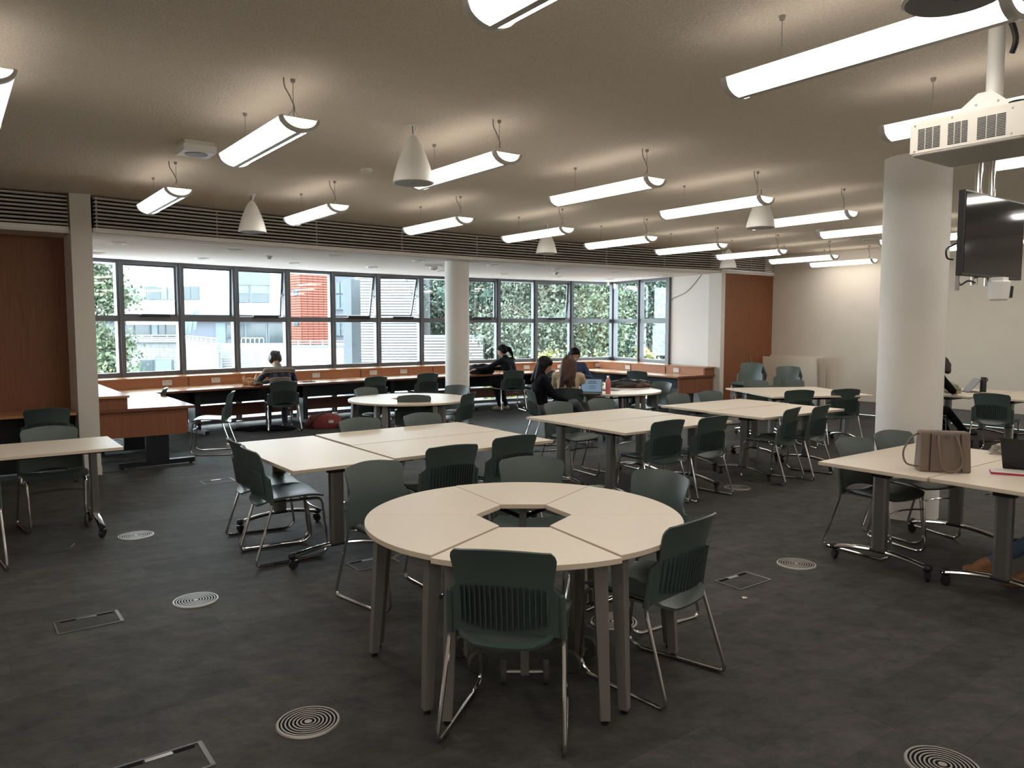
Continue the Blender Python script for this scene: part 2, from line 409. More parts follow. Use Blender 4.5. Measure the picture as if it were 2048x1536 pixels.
# ------------------------------------------------------------------ windows
SILL, TRZ = 0.87, 1.80
def windowbay(name, p, q, sash=0.0, opener=False, low=True, endcap=False, extra=0.0):
    P0, P1 = R(*p), R(*q); d = P1 - P0; L = d.length; rz = math.atan2(d.y, d.x)
    o = struct(empty(name, P0, rz))
    FW = 0.055
    # mullion on the left end
    MB().span(-FW, FW, -0.055, 0.06, 0.02, SOFF).build('mullion', 'frame', o, smooth=0)
    MB().span(-0.018, 0.018, -0.085, -0.055, 0.02, SOFF).build('mullion_fin', 'frame', o, smooth=0)
    if endcap: MB().span(L - FW, L + FW, -0.055, 0.06, 0.02, SOFF).build('mullion', 'frame', o, smooth=0)
    MB().span(FW, L - FW, -0.05, 0.05, SILL, SILL + 0.075).build('bottom_rail', 'frame', o, smooth=0)
    MB().span(FW, L - FW, -0.05, 0.05, SOFF - 0.055, SOFF).build('head_rail', 'frame', o, smooth=0)
    MB().span(FW, L - FW, -0.05, 0.05, TRZ - 0.045, TRZ + 0.045).build('transom', 'frame', o, smooth=0)
    MB().span(FW, L - FW, 0.0, 0.008, SILL + 0.07, TRZ - 0.04).build('pane', 'glass', o, smooth=0)
    h = SOFF - 0.055 - TRZ - 0.045
    so = empty('sash', (0, 0.02, SOFF - 0.055), 0, o); so.rotation_euler = (sash, 0, 0)
    MB().span(FW, L - FW, 0.0, 0.008, -h, 0).build('pane', 'glass', so, smooth=0)
    if sash or opener:
        b = MB(); t = 0.028
        b.span(FW, FW + t, -0.015, 0.025, -h, 0).span(L - FW - t, L - FW, -0.015, 0.025, -h, 0).span(FW + t, L - FW - t, -0.015, 0.025, -h, -h + t).span(FW + t, L - FW - t, -0.015, 0.025, -t, 0)
        b.build('sash_frame', 'frame', so, smooth=0)
    if opener:
        MB().span(L * 0.3, L * 0.78, -0.115, -0.052, TRZ + 0.015, TRZ + 0.075).build('opener_box', 'blackmetal', o, smooth=0, bevel=0.006)
    if sash > 0.1:
        y1 = 0.02 + math.sin(sash) * h; z1 = SOFF - 0.055 - math.cos(sash) * h
        MB().tube([(L - FW - 0.02, 0.0, z1 + 0.42), (L - FW - 0.02, y1 * 0.62, z1 + 0.36)], 0.008, 6).build('stay_arm', 'frame', o)
    if low:
        MB().span(FW, L - FW, -0.05, 0.05, 0.0, 0.06).build('floor_rail', 'frame', o, smooth=0)
        MB().span(FW, L - FW, -0.05, 0.05, 0.44, 0.50).build('low_rail', 'frame', o, smooth=0)
        MB().span(FW, L - FW, 0.0, 0.008, 0.06, 0.44).build('pane', 'glass', o, smooth=0)
    MB().span(FW, L - FW, 0.01, 0.03, 0.50, SILL).build('spandrel', 'frame', o, smooth=0)
    return o
mull_px = [240, 361, 471, 574, 664, 755, 841, 918, 995, 1069, 1141]
mA = [WL] + [rayhit(x, winb) for x in mull_px] + [WR]
OPEN = {2: (0.0, True), 3: (0.05, False), 4: (0.13, True), 6: (0.22, True), 7: (0.33, True), 9: (0.0, True), 11: (0.11, True)}
for i in range(len(mA) - 1):
    s_, op = OPEN.get(i + 1, (0.0, False))
    windowbay('window_%d' % (i + 1), (mA[i], winb(mA[i])), (mA[i + 1], winb(mA[i + 1])), s_, op, endcap=(i == len(mA) - 2))
def rethit(x):
    d = ray(x, 652); p0, p1 = R(*Q0), R(*Q1)
    # p0 + t (p1-p0) = s d
    ex = p1 - p0; den = ex.x * d.y - ex.y * d.x
    return (p0.y * d.x - p0.x * d.y) / den
t1, t2 = rethit(1281), rethit(1338)
windowbay('window_13', onret(0.02), onret(t1))
windowbay('window_14', onret(t1), onret(t2), endcap=True)
wallbox('wall_bay_right', onret(t2 + 0.01), onret(1.02), 0, SOFF, 0.1, 'baywall')
# columns
def column(name, c, r, z1, label=None):
    o = MB().lathe([(r, 0.0), (r, z1)], 48).build(name, 'column', None, (c.x, c.y, 0)); return struct(o)
COLR = Vector((3.52, 6.72, 0))
column('column_near', COLR, 0.265, CEIL)
column('column_bay', deep(914, 600, 12.45), 0.197, SOFF)
# ------------------------------------------------------------------ window desks
def ringpoly(f0, f1, a0, a1, n): return [R(*q)[:2] for q in arc(f0, a0, a1, n)] + [R(*q)[:2] for q in reversed(arc(f1, a0, a1, n))]
dk = thing('window_desk', 'long curved beech desk running under the windows of the bay', 'desk')
D0, D1 = 2.42, 11.15
MB().prism(ringpoly(deskb, upb, D0, D1, 22), 0.692, 0.72).build('worktop', 'woodtop', dk, smooth=0)
MB().prism(ringpoly(lambda a: deskb(a) - 0.006, deskb, D0, D1, 22), 0.690, 0.721).build('front_lipping', 'lip', dk, smooth=0)
MB().prism(ringpoly(lambda a: upb(a) - 0.03, lambda a: winb(a) - 0.058, WL, WR - 0.35, 22), 0.852, 0.878).build('ledge', 'woodtop', dk, smooth=0)
ups = [WL + 0.2, 3.15, 4.75, 6.35, 7.95, 9.55, 11.1, 12.1]
for k in range(7):
    MB().prism(ringpoly(upb, lambda a: upb(a) + 0.02, ups[k] + 0.012, ups[k + 1] - 0.012, 4), 0.72, 0.852).build('upstand_panel', 'wood', dk, smooth=0)
    MB().prism(ringpoly(lambda a: upb(a) - 0.004, lambda a: upb(a) + 0.025, ups[k + 1] - 0.011, ups[k + 1] + 0.011, 1), 0.72, 0.852).build('divider', 'lip', dk, smooth=0)
for k in range(6):
    a_, b_ = 2.5 + 1.43 * k, 2.5 + 1.43 * k + 1.43
    MB().prism(ringpoly(lambda a: deskb(a) + 0.50, lambda a: deskb(a) + 0.52, a_, b_, 4), 0.44, 0.692).build('modesty_panel', 'blackmetal', dk, smooth=0)
    MB().prism(ringpoly(lambda a: winb(a) - 0.24, lambda a: winb(a) - 0.20, a_, b_, 4), 0.13, 0.34).build('trunking', 'lip', dk, smooth=0)
def tleg(parent, loc, rz):
    l = MB().span(-0.125, 0.125, -0.045, 0.045, 0.07, 0.69).build('leg', 'blackmetal', parent, loc, rz, smooth=0, bevel=0.004)
    MB().prism([(-0.42, -0.035), (-0.16, -0.045), (0.16, -0.045), (0.42, -0.035), (0.42, 0.035), (0.16, 0.045), (-0.16, 0.045), (-0.42, 0.035)], 0.02, 0.075).build('foot', 'blackmetal', l, smooth=0)
    for sx in (-0.38, 0.38): MB().lathe([(0.022, 0.0), (0.022, 0.02)], 10, (sx, 0, 0)).build('glide', 'black', l)
for a_ in (3.1, 4.95, 6.7, 8.4, 10.0):
    tleg(dk, R(a_, deskb(a_) + 0.45), TH + PI / 2 - 0.044 * (a_ - 7.3))
# left return desk
def returndesk(name, label, ain, aup, awall, b0, b1f, sgn, slant=0.0):
    o = thing(name, label, 'desk')
    MB().prism([R(ain, b0)[:2], R(aup, b0)[:2], R(aup, b1f + 0.12)[:2], R(ain, b1f + 0.2)[:2]], 0.692, 0.72).build('worktop', 'woodtop', o, smooth=0)
    MB().prism([R(ain, b0 - 0.012)[:2], R(awall, b0 - 0.012)[:2], R(awall, b0)[:2], R(ain, b0)[:2]], 0.688, 0.7215).build('front_lipping', 'lip', o, smooth=0)
    MB().prism([R(aup - sgn * 0.02, b0 - 0.02)[:2], R(awall, b0 - 0.02)[:2], R(awall + slant, b1f)[:2], R(aup - sgn * 0.02, b1f)[:2]], 0.852, 0.878).build('ledge', 'woodtop', o, smooth=0)
    MB().prism([R(aup, b0 + 0.01)[:2], R(awall, b0 + 0.01)[:2], R(awall, b0 + 0.03)[:2], R(aup, b0 + 0.03)[:2]], 0.72, 0.852).build('upstand_end', 'woodpanel', o, smooth=0)
    nb = 3; st = (b1f - b0 - 0.05) / nb
    for k in range(nb):
        MB().prism([R(aup, b0 + 0.04 + st * k)[:2], R(aup + sgn * 0.02, b0 + 0.04 + st * k)[:2], R(aup + sgn * 0.02, b0 + 0.03 + st * (k + 1) - 0.02)[:2], R(aup, b0 + 0.03 + st * (k + 1) - 0.02)[:2]], 0.72, 0.852).build('upstand_panel', 'wood', o, smooth=0)
    # rounded end panel facing the room
    L = abs(awall - ain) - 0.08; r = 0.035; x0 = 0.0
    pts = [(0, 0.31), (0, r)] + [(r - r * math.cos(t), r - r * math.sin(t)) for t in (0.4, 0.8, 1.2)] + [(r, 0), (L - r, 0)] + [(L - r + r * math.sin(t), r - r * math.cos(t)) for t in (0.4, 0.8, 1.2)] + [(L, r), (L, 0.31)]
    vs = []
    for db in (0.03, 0.055):
        for (u, z) in pts: vs.append(R(ain + sgn * (0.08 + u), b0 + db, 0.38 + z))
    n = len(pts); fs = [tuple(range(n)), tuple(range(2 * n - 1, n - 1, -1))] + [(i, i + n, (i + 1) % n + n, (i + 1) % n) for i in range(n)]
    MB().add(vs, fs).build('end_panel', 'woodpanel', o, smooth=0)
    MB().prism([R(ain + sgn * 0.5, b0 + 0.2)[:2], R(ain + sgn * 0.52, b0 + 0.2)[:2], R(ain + sgn * 0.52, b1f)[:2], R(ain + sgn * 0.5, b1f)[:2]], 0.44, 0.692).build('modesty_panel', 'blackmetal', o, smooth=0)
    tleg(o, R(ain + sgn * 0.42, b0 + 0.10), TH); tleg(o, R(ain + sgn * 0.42, b0 + 1.5), TH)
    return o
returndesk('return_desk', 'beech desk return with raised ledge behind the white post at left', 2.42, 1.68, 1.385, 9.72, 12.55, -1)
returndesk('return_desk', 'beech desk return along the white wall beside the brown cupboard', 11.15, 11.96, 12.24, 9.70, 12.75, 1, 0.42)
rd = thing('recess_desk', 'wooden desk built into the dark panelled recess at left', 'desk')
MB().prism([R(LA + 0.2, 9.66)[:2], R(1.15, 9.66)[:2], R(1.15, 10.23)[:2], R(LA + 0.2, 10.23)[:2]], 0.692, 0.72).build('worktop', 'woodtop', rd, smooth=0)
MB().prism([R(LA + 0.2, 9.95)[:2], R(1.15, 9.95)[:2], R(1.15, 9.97)[:2], R(LA + 0.2, 9.97)[:2]], 0.05, 0.69).build('modesty_panel', 'blackmetal', rd, smooth=0)  # black sheet put in for the shadow under the recess desk
# sockets on the upstands
spx = [(330, 'partly hidden behind a small green chair'), (428, 'near the chair turned sideways'), (630, 'above the red bag'), (745, 'left of the column, nearer the red bag'), (806, 'left of the column and nearest it'), (1053, 'just right of the person in the dark coat'), (1120, 'between the two seated women'), (1197, 'in the corner by the laptop screen')]
def sockplate(o, mi=None):
    MB().span(-0.075, 0.075, -0.012, 0.0, 0, 0.085).build('plate', 'white', o, smooth=0, bevel=0.003)
    for x in (-0.035, 0.035):
        MB().span(x - 0.012, x + 0.012, -0.0135, -0.011, 0.052, 0.060).span(x - 0.004, x + 0.004, -0.0135, -0.011, 0.066, 0.074).build('pin_slot', 'greyplastic', o, smooth=0)
    MB().span(-0.006, 0.006, -0.016, -0.011, 0.03, 0.042).build('switch', 'white', o, smooth=0)
for x, where in spx:
    a_ = rayhit(x, upb); o = thing('wall_socket', 'white double socket on the window desk ' + where, 'socket', R(a_, upb(a_) - 0.001, 0.742), TH - 0.044 * (a_ - 7.3), 'sockets along the window desk')
    sockplate(o)
for x, where in ((1256, 'under the corner window panes'), (1353, 'under the white wall with the loose cable')):
    d = ray(x, 735); s = 11.955 / (d.x * E1[0] + d.y * E1[1]); p = d * s; b_ = AB(p)[1]
    o = thing('wall_socket', 'white double socket on the right desk return ' + where, 'socket', R(11.955, b_, 0.742), TH - PI / 2, 'sockets along the window desk')
    sockplate(o)
# downlights, detectors
for r_, (b_, rn) in enumerate(((10.68, 'louvre'), (12.36, 'window'))):
    for k in range(8):
        a_ = 1.80 + 1.437 * k
        b2 = b_ + (0.0 if r_ == 0 else -0.02 * abs(k - 4))
        o = thing('downlight', 'round downlight in the bay soffit, %s from left in the %s-side row' % (NUM[k], rn), 'downlight', R(a_, b2, SOFF), 0, 'downlights in the bay soffit')
        MB().lathe([(0.062, -0.004), (0.070, -0.014), (0.100, -0.012), (0.108, 0.0), (0.062, 0.0)], 24).build('trim_ring', 'white', o)
        MB().lathe([(0.06, -0.001), (0.0, -0.001)], 20).build('reflector', 'greyplastic', o)
def detector(name, label, p, z, s=1.0):
    o = thing(name, label, 'detector', (p.x, p.y, z))
    MB().lathe([(0.055 * s, 0), (0.055 * s, -0.018 * s), (0.045 * s, -0.022 * s)], 20).build('base', 'white', o)
    MB().lathe([(0.035 * s, -0.022 * s), (0.035 * s, -0.045 * s), (0.02 * s, -0.055 * s)], 16).build('sensor_head', 'offwhite', o)
detector('smoke_detector', 'round smoke detector on the ceiling between pendant lights and cone speaker', at(733, 338, CEIL), CEIL, 1.0)
detector('smoke_detector', 'small smoke detector on the bay soffit left of the orange tower', at(538, 512, SOFF), SOFF, 0.9)
detector('smoke_detector', 'small smoke detector on the bay soffit above the seated women', at(1112, 545, SOFF), SOFF, 0.9)
detector('smoke_detector', 'small smoke detector on the ceiling near the right column', at(1640, 459, CEIL), CEIL, 1.1)
o = thing('motion_sensor', 'square motion sensor on the bay soffit beside the round column', 'sensor', at(867, 530, SOFF))
MB().span(-0.14, 0.14, -0.1, 0.1, -0.03, 0).build('base', 'white', o, smooth=0, bevel=0.006)
MB().lathe([(0.075, -0.03), (0.07, -0.06), (0.045, -0.085), (0.0, -0.095)], 20).build('dome', 'offwhite', o)
o = thing('exit_light', 'square white ceiling box with round lens near the left pendant lights', 'emergency light', at(392, 287, CEIL), TH)
MB().span(-0.115, 0.115, -0.115, 0.115, -0.03, 0).build('back_box', 'offwhite', o, smooth=0, bevel=0.004)
MB().span(-0.125, 0.125, -0.125, 0.125, -0.085, -0.03).build('housing', 'white', o, smooth=0, bevel=0.006)
MB().lathe([(0.088, -0.085), (0.085, -0.09), (0.0, -0.09)], 24).build('lens', 'greyplastic', o)
o = thing('air_diffuser', 'round white air diffuser on the ceiling near the right column', 'vent', at(1752, 478, CEIL))
for r_ in (0.22, 0.16, 0.10, 0.05): MB().lathe([(r_, 0), (r_, -0.02 - (0.22 - r_) * 0.1), (r_ - 0.03, -0.012 - (0.22 - r_) * 0.1), (r_ - 0.03, 0)], 28).build('ring', 'offwhite', o)
# ================================================================== pendant lights
def make_pendant():
    o = thing('pendant_light', 'x', 'pendant light', (0, 0, 0), 0, 'linear pendant lights under the sprayed ceiling')
    L, W, D = 1.26, 0.115, 0.078     # half width, depth of the curved pan
    def sec(t): return (W * math.sin(t), -D * (math.cos(t) - 0.25))
    n = 7
    for s in (-1, 1):
        g = [sec(s * (0.09 + (1.08 - 0.09) * k / n)) for k in range(n + 1)]
        vs = [(x, y, z) for y in (-L / 2 + 0.03, L / 2 - 0.03) for (x, z) in g]
        m = n + 1
        MB().add(vs, [(k, k + 1, k + 1 + m, k + m) for k in range(n)]).build('diffuser', 'lamp', o)
    for s in (-1, 1):
        g = [sec(s * (1.08 + 0.42 * k / 3)) for k in range(4)]
        MB().add([(x, y, z) for y in (-L / 2 + 0.03, L / 2 - 0.03) for (x, z) in g], [(k, k + 1, k + 5, k + 4) for k in range(3)]).build('rim', 'lampsoft', o)
    MB().span(-0.017, 0.017, -L / 2 + 0.02, L / 2 - 0.02, -0.0645, -0.03).build('spine', 'lampmetal', o, smooth=0)
    for s in (-1, 1):
        g = [sec(t * 1.54 / 8) for t in range(-8, 9)]
        vs = []
        for y in (s * (L / 2 - 0.035), s * L / 2):
            for (x, z) in g: vs.append((x * 1.03, y, z * 1.06 - 0.002))
            for (x, z) in g: vs.append((x * 0.9, y, z * 0.86 + 0.006))
        m = len(g); fs = []
        for k in range(m - 1):
            fs += [(k, k + 1, 2 * m + k + 1, 2 * m + k), (m + k, m + k + 1, 3 * m + k + 1, 3 * m + k), (k, k + 1, m + k + 1, m + k), (2 * m + k, 2 * m + k + 1, 3 * m + k + 1, 3 * m + k)]
        fs += [(0, m, 3 * m, 2 * m), (m - 1, 2 * m - 1, 4 * m - 1, 3 * m - 1)]
        MB().add(vs, fs).build('end_cap', 'lampmetal', o)
    MB().tube([(0, -L / 2 + 0.12, -0.005), (0, L / 2 - 0.12, -0.005)], 0.013, 8).build('lamp_tube', 'tube', o)
    MB().span(-0.114, 0.114, -L / 2 + 0.02, L / 2 - 0.02, 0.0142, 0.0182).build('top_diffuser', 'lampsoft', o, smooth=0)
    for s in (-1, 1):
        g = [sec(t * 1.5 / 8) for t in range(-8, 9)]
        MB().add([(x * 0.97, s * (L / 2 - 0.012), z * 0.95) for x, z in g], [tuple(range(len(g)))]).build('end_diffuser', 'lampsoft', o, smooth=0)
    H = CEIL - 2.87
    y0, y1 = -L / 2 + 0.11, L / 2 - 0.26
    MB().tube([(0, y0, 0.09), (0, y0, H)], 0.0022, 5).build('suspension_wire', 'wire', o)
    for s in (-1, 1): MB().tube([(s * 0.07, y0, 0.0), (0, y0, 0.09)], 0.002, 5).build('wire_fork', 'wire', o)
    MB().tube([(0, y1, 0.02), (0, y1, H)], 0.0022, 5).build('suspension_wire', 'wire', o)
    for y in (y0, y1): MB().lathe([(0.012, H - 0.02), (0.016, H)], 10, (0, y, 0)).build('ceiling_fixing', 'wire', o)
    MB().tube(curvepts([(-0.055, y0, H), (-0.05, y0, H - 0.05), (-0.02, y0, H - 0.10), (0.006, y0, H - 0.16), (0.0, y0, 0.06), (0.02, y0 + 0.02, 0.015)], 5), 0.0045, 6).build('power_cord', 'wire', o)
    return o
pend = make_pendant(); first = True
rows = [('added row farthest behind the camera', -4.0, range(-3, 8)), ('row behind the camera', -1.2, range(-3, 8)), ('row overhead nearest the camera', 1.83, range(-3, 8)), ('middle row', 4.99, range(-3, 8)), ('row nearest the window bay', 7.82, range(0, 9))]  # farthest row and unseen leftmost lamps added to lift light on the ceiling
for rn, bc, rg in rows:
    for n, i in enumerate(rg):
        lab = 'curved linear pendant light, %s from the left in the %s' % (NUM[n], rn)
        loc = R(1.72 + 1.5 * i - (0.20 if i == 8 else 0.0), bc, 2.87)
        if first: pend.location = loc; pend.rotation_euler = (0, 0, TH); pend['label'] = lab; first = False
        else: dup(pend, loc, TH, lab)
# ================================================================== cone speakers
def make_speaker():
    o = thing('cone_speaker', 'x', 'speaker', group='white cone speakers hanging from the ceiling')
    MB().lathe([(0.018, 0.335), (0.03, 0.325), (0.06, 0.275), (0.092, 0.20), (0.118, 0.13), (0.138, 0.06), (0.148, 0.012), (0.15, 0.0), (0.138, -0.004)], 36).build('cone_body', 'white', o)
    MB().lathe([(0.139, -0.003), (0.139, -0.006), (0.0, -0.006)], 36).build('grille_disc', 'meshgrey', o)
    MB().span(-0.02, 0.02, -0.004, 0.004, -0.008, -0.005).build('badge', 'greyplastic', o, smooth=0)
    MB().tube(curvepts([(0.0, 0, 0.33), (0.012, 0, 0.36), (0.03, 0, 0.41)], 5), 0.008, 8).build('cable', 'white', o)
    MB().tube([(0.0, 0, 0.33), (-0.005, 0.0, 0.405)], 0.003, 6).build('safety_hook', 'black', o)
    MB().lathe([(0.045, 0.407), (0.045, 0.412), (0.0, 0.412)], 20).build('ceiling_plate', 'offwhite', o)
    return o
spk = make_speaker()
SP = [((826, 250), 'white cone speaker hanging in front of the central pendant lights'), ((503, 388), 'white cone speaker hanging before the louvre band at left'), ((1093, 448), 'white cone speaker hanging before the louvre band above the seated women'),
      ((1523, 376), 'white cone speaker hanging between two pendant lights toward the right'), ((1457, 490), 'white cone speaker hanging before the right bay post')]
for k, ((x, y), lab) in enumerate(SP):
    p = at(x, y, CEIL); loc = Vector((p.x, p.y, CEIL - 0.412))
    if k == 0: spk.location = loc; spk['label'] = lab
    else: dup(spk, loc, 0.4 * k, lab)
dup(spk, Vector((1.40, 2.50, CEIL - 0.412)), 0.3, 'large cone speaker cut by the top edge, beside the nearest light')
# ================================================================== projector, screen, camera on the column side
pr = thing('projector', 'cream ceiling projector with slotted vents in front of the white column', 'projector', Vector((1.845, 3.60, 2.46)), TH - PI / 2)
# local x runs toward the camera-right, local y away to the right
LX, LY, HZ = 0.47, 0.40, 0.155
MB().prism([(0.012, 0), (LX - 0.012, 0), (LX, 0.012), (LX, LY - 0.012), (LX - 0.012, LY), (0.012, LY), (0, LY - 0.012), (0, 0.012)], 0.0, HZ).build('casing', 'offwhite', pr, smooth=20, bevel=0.008)
MB().span(0.0, LX, -0.003, 0.0, 0.012, HZ - 0.012).build('side_panel', 'offwhite', pr, smooth=0)
for gx, gw in ((0.035, 0.10), (0.165, 0.085), (0.285, 0.115)):
    v = MB(); nb = 14
    for k in range(nb):
        z = 0.025 + k * (HZ - 0.06) / nb
        for c in range(3):
            w_ = gw / 3 - 0.004; v.span(gx + c * gw / 3, gx + c * gw / 3 + w_, -0.0045, -0.0028, z, z + 0.0042)
    v.build('vent_slots', 'black', pr, smooth=0)['kind'] = 'stuff'
for sx, sz in ((0.02, HZ - 0.02), (0.02, 0.02), (LX - 0.05, HZ - 0.025), (LX - 0.05, 0.025), (0.18, HZ - 0.014)):
    MB().lathe([(0.005, 0.0), (0.005, 0.002)], 8, (sx, -0.003, sz), axis='Y').build('screw', 'steel', pr)
MB().lathe([(0.05, 0.0), (0.05, 0.03), (0.04, 0.035)], 24, (LX, 0.12, 0.08), axis='X').build('lens_barrel', 'black', pr)
MB().add([(0.10, 0.12, HZ), (0.40, 0.12, HZ), (0.29, 0.12, HZ + 0.10), (0.23, 0.12, HZ + 0.10), (0.10, 0.135, HZ), (0.40, 0.135, HZ), (0.29, 0.135, HZ + 0.10), (0.23, 0.135, HZ + 0.10)], [(0, 1, 2, 3), (7, 6, 5, 4), (0, 4, 5, 1), (1, 5, 6, 2), (2, 6, 7, 3), (3, 7, 4, 0)]).build('mount_bracket', 'white', pr, smooth=0)
MB().lathe([(0.034, HZ + 0.02), (0.034, CEIL - 2.46)], 24, (0.27, 0.19, 0)).build('drop_pole', 'white', pr)
for sx in (0.225, 0.315): MB().lathe([(0.006, 0), (0.006, 0.01)], 8, (sx, 0.12, HZ + 0.05), axis='Y').build('bolt', 'steel', pr)
MB().tube(curvepts([(0.29, 0.16, 0.60), (0.33, 0.17, 0.55), (0.35, 0.18, 0.47), (0.33, 0.2, 0.42)], 4), 0.012, 8).build('cable', 'black', pr)
MB().lathe([(0.035, HZ), (0.04, HZ + 0.012), (0.0, HZ + 0.014)], 16, (0.42, 0.06, 0)).build('control_knob', 'black', pr)
tv = thing('television', 'black flat television hung on steel poles beside the white column', 'television', Vector((3.40, 5.42, 2.02)), TH)
TW = 0.98
MB().span(-TW / 2, TW / 2, 0, 0.045, 0, 0.565).build('housing', 'black', tv, smooth=0, bevel=0.004)
MB().span(-TW / 2 + 0.012, TW / 2 - 0.012, -0.003, 0.0, 0.018, 0.553).build('screen', 'screenoff', tv, smooth=0)
for sx in (-0.10, 0.12): MB().tube([(sx, 0.085, -0.05), (sx, 0.085, CEIL - 2.02)], 0.024, 14).build('pole', 'chrome', tv)
MB().span(-0.2, 0.2, 0.045, 0.075, 0.1, 0.45).build('wall_bracket', 'blackmetal', tv, smooth=0)
MB().tube(curvepts([(-0.44, 0.06, 0.22), (-0.50, 0.10, 0.18), (-0.49, 0.10, 0.12), (-0.45, 0.08, 0.11)], 5), 0.006, 6).build('cable', 'black', tv)
MB().tube(curvepts([(-0.44, 0.05, 0.0), (-0.40, 0.05, -0.06), (-0.3, 0.04, -0.03), (-0.22, 0.03, -0.04)], 5), 0.007, 6).build('cable', 'black', tv)
MB().span(-0.475, -0.455, 0.03, 0.05, -0.10, 0.05).build('cable_clip', 'steel', tv, smooth=0)
pc = thing('conference_camera', 'small white conference camera hanging below the television', 'camera', Vector((3.43, 5.40, 1.86)), TH)
MB().lathe([(0.05, 0.0), (0.062, 0.01), (0.068, 0.08), (0.07, 0.13), (0.06, 0.138)], 24).build('body', 'white', pc)
MB().span(-0.05, 0.05, -0.04, 0.05, 0.138, 0.162).build('mount_plate', 'white', pc, smooth=0)
MB().tube([(0.055, -0.045, 0.02), (0.06, -0.048, 0.10)], 0.022, 10).build('lens_window', 'black', pc)
# ================================================================== chair
def make_chair():
    o = thing('stacking_chair', 'x', 'chair', group='green plastic sled-base chairs')
    def hw(z):
        if z < 0.605: return 0.236
        if z < 0.645: t = (z - 0.605) / 0.04; t = t * t * (3 - 2 * t); return 0.236 + (0.199 - 0.236) * t
        t = (z - 0.645) / 0.175; return 0.199 + 0.026 * max(0, min(1, t)) ** 1.1
    def backpt(u, v, off=0.0):
        u = u * 2 - 1
        zb = 0.425 + 0.042 * (1 - u * u); zt = 0.800 + 0.018 * (1 - u * u)
        z = zb + (zt - zb) * v
        h = hw(z); rt = 0.05; top = 0.805
        if z > top - rt: k = min(1, (z - (top - rt)) / rt); h -= rt * (1 - math.sqrt(max(0, 1 - k * k * 0.93)))
        x = u * h
        yc = -0.198 - 0.055 * ((z - 0.425) / 0.39) - 0.030 * max(0, (z - 0.60) / 0.2) ** 2
        y = yc + 0.055 * (x / 0.22) ** 2 + off
        return (x, y, z)
    MB().shell(lambda u, v: backpt(u, v), 16, 22, 0.009).build('backrest', 'chair', o, smooth=50)
    rb = MB()
    for k in range(17):
        x = -0.176 + 0.022 * k; zt = 0.668 - 0.018 * (x / 0.16) ** 2; zb = 0.474 + 0.012 * (x / 0.16) ** 2
        for (za, zc, wa, wc) in ((zb, zb + 0.03, 0.001, 0.0045), (zb + 0.03, zt - 0.02, 0.0045, 0.0045), (zt - 0.02, zt, 0.0045, 0.003)):
            vs = []
            for z, wd in ((za, wa), (zc, wc)):
                yc = -0.198 - 0.055 * ((z - 0.425) / 0.39) - 0.030 * max(0, (z - 0.60) / 0.2) ** 2 + 0.055 * (x / 0.22) ** 2
                vs += [(x - wd, yc - 0.004, z), (x + wd, yc - 0.004, z), (x + wd * 0.5, yc - 0.019, z), (x - wd * 0.5, yc - 0.019, z)]
            rb.add(vs, [(0, 1, 5, 4), (1, 2, 6, 5), (2, 3, 7, 6), (3, 0, 4, 7), (3, 2, 1, 0), (4, 5, 6, 7)])
    rb.build('rib_panel', 'rib', o, smooth=0)
    def seatpt(u, v):
        u = u * 2 - 1; y = -0.222 + 0.472 * v
        h = 0.185 + 0.05 * min(1, v * 1.6); r = 0.07
        for e in (v * 0.465, (1 - v) * 0.465):
            if e < r: h -= r * (1 - math.sqrt(max(0, 1 - (1 - e / r) ** 2))) * 0.9
        x = u * h
        z = 0.452 + 0.016 * (x / 0.22) ** 2 - 0.028 * max(0, (v - 0.68) / 0.32) ** 2 - 0.034 * max(0, (0.30 - v) / 0.30) ** 1.5 - 0.012 * max(0, 1 - (x / 0.19) ** 2) * max(0, (0.4 - v) / 0.4) + 0.012 * v
        return (x, y, z)
    MB().shell(seatpt, 14, 16, 0.014).build('seat', 'chair', o, smooth=50)
    for s in (-1, 1):
        pth = fillet([(0.230 * s, -0.160, 0.60), (0.236 * s, -0.137, 0.43), (0.258 * s, -0.275, 0.0095), (0.212 * s, 0.205, 0.0095), (0.196 * s, 0.262, 0.05), (0.206 * s, 0.222, 0.435), (0.192 * s, 0.10, 0.434), (0.192 * s, -0.11, 0.434), (0.236 * s, -0.140, 0.43)], 0.05, 5)
        MB().tube(pth, 0.0095, 8).build('side_frame', 'chrome', o)
        MB().tube([(0.236 * s, -0.139, 0.428), (0.233 * s, -0.15, 0.52), (0.230 * s, -0.163, 0.612)], 0.0145, 8).build('frame_sleeve', 'chair', o)
        for y in (-0.2, 0.14): MB().lathe([(0.012, 0.0), (0.012, 0.006)], 8, ((0.248 if y < 0 else 0.22) * s, y, -0.0)).build('glide', 'black', o)
    MB().tube(curvepts([(-0.203, 0.235, 0.335), (-0.10, 0.205, 0.34), (0, 0.195, 0.342), (0.10, 0.205, 0.34), (0.203, 0.235, 0.335)], 4), 0.0065, 6).build('cross_bar', 'chrome', o)
    return o
chair0 = make_chair(); chair_used = [False]
def chair(loc, face, label, z=0.0):       # face: world direction (degrees) the sitter looks
    rz = math.radians(face) - PI / 2; loc = Vector((loc[0], loc[1], z))
    if not chair_used[0]:
        chair_used[0] = True; chair0.location = loc; chair0.rotation_euler = (0, 0, rz); chair0['label'] = label; return chair0
    return dup(chair0, loc, rz, label)
def chair_top(q, face, label, d=0.27):    # q: ground point under the middle of the back's top edge
    f = math.radians(face); return chair((q[0] + d * math.cos(f), q[1] + d * math.sin(f)), face, label)
F2, F1 = 126.7, 36.7                      # room directions: toward the windows, along them
GC = 'green chair '
c1 = chair((0.002, 3.15), 79.5, GC + 'nearest the camera with its ribbed back to us at the near round table')
chair((0.66, 3.57), 135.6, GC + 'at the right of the near round table, ribbed back turned toward us')
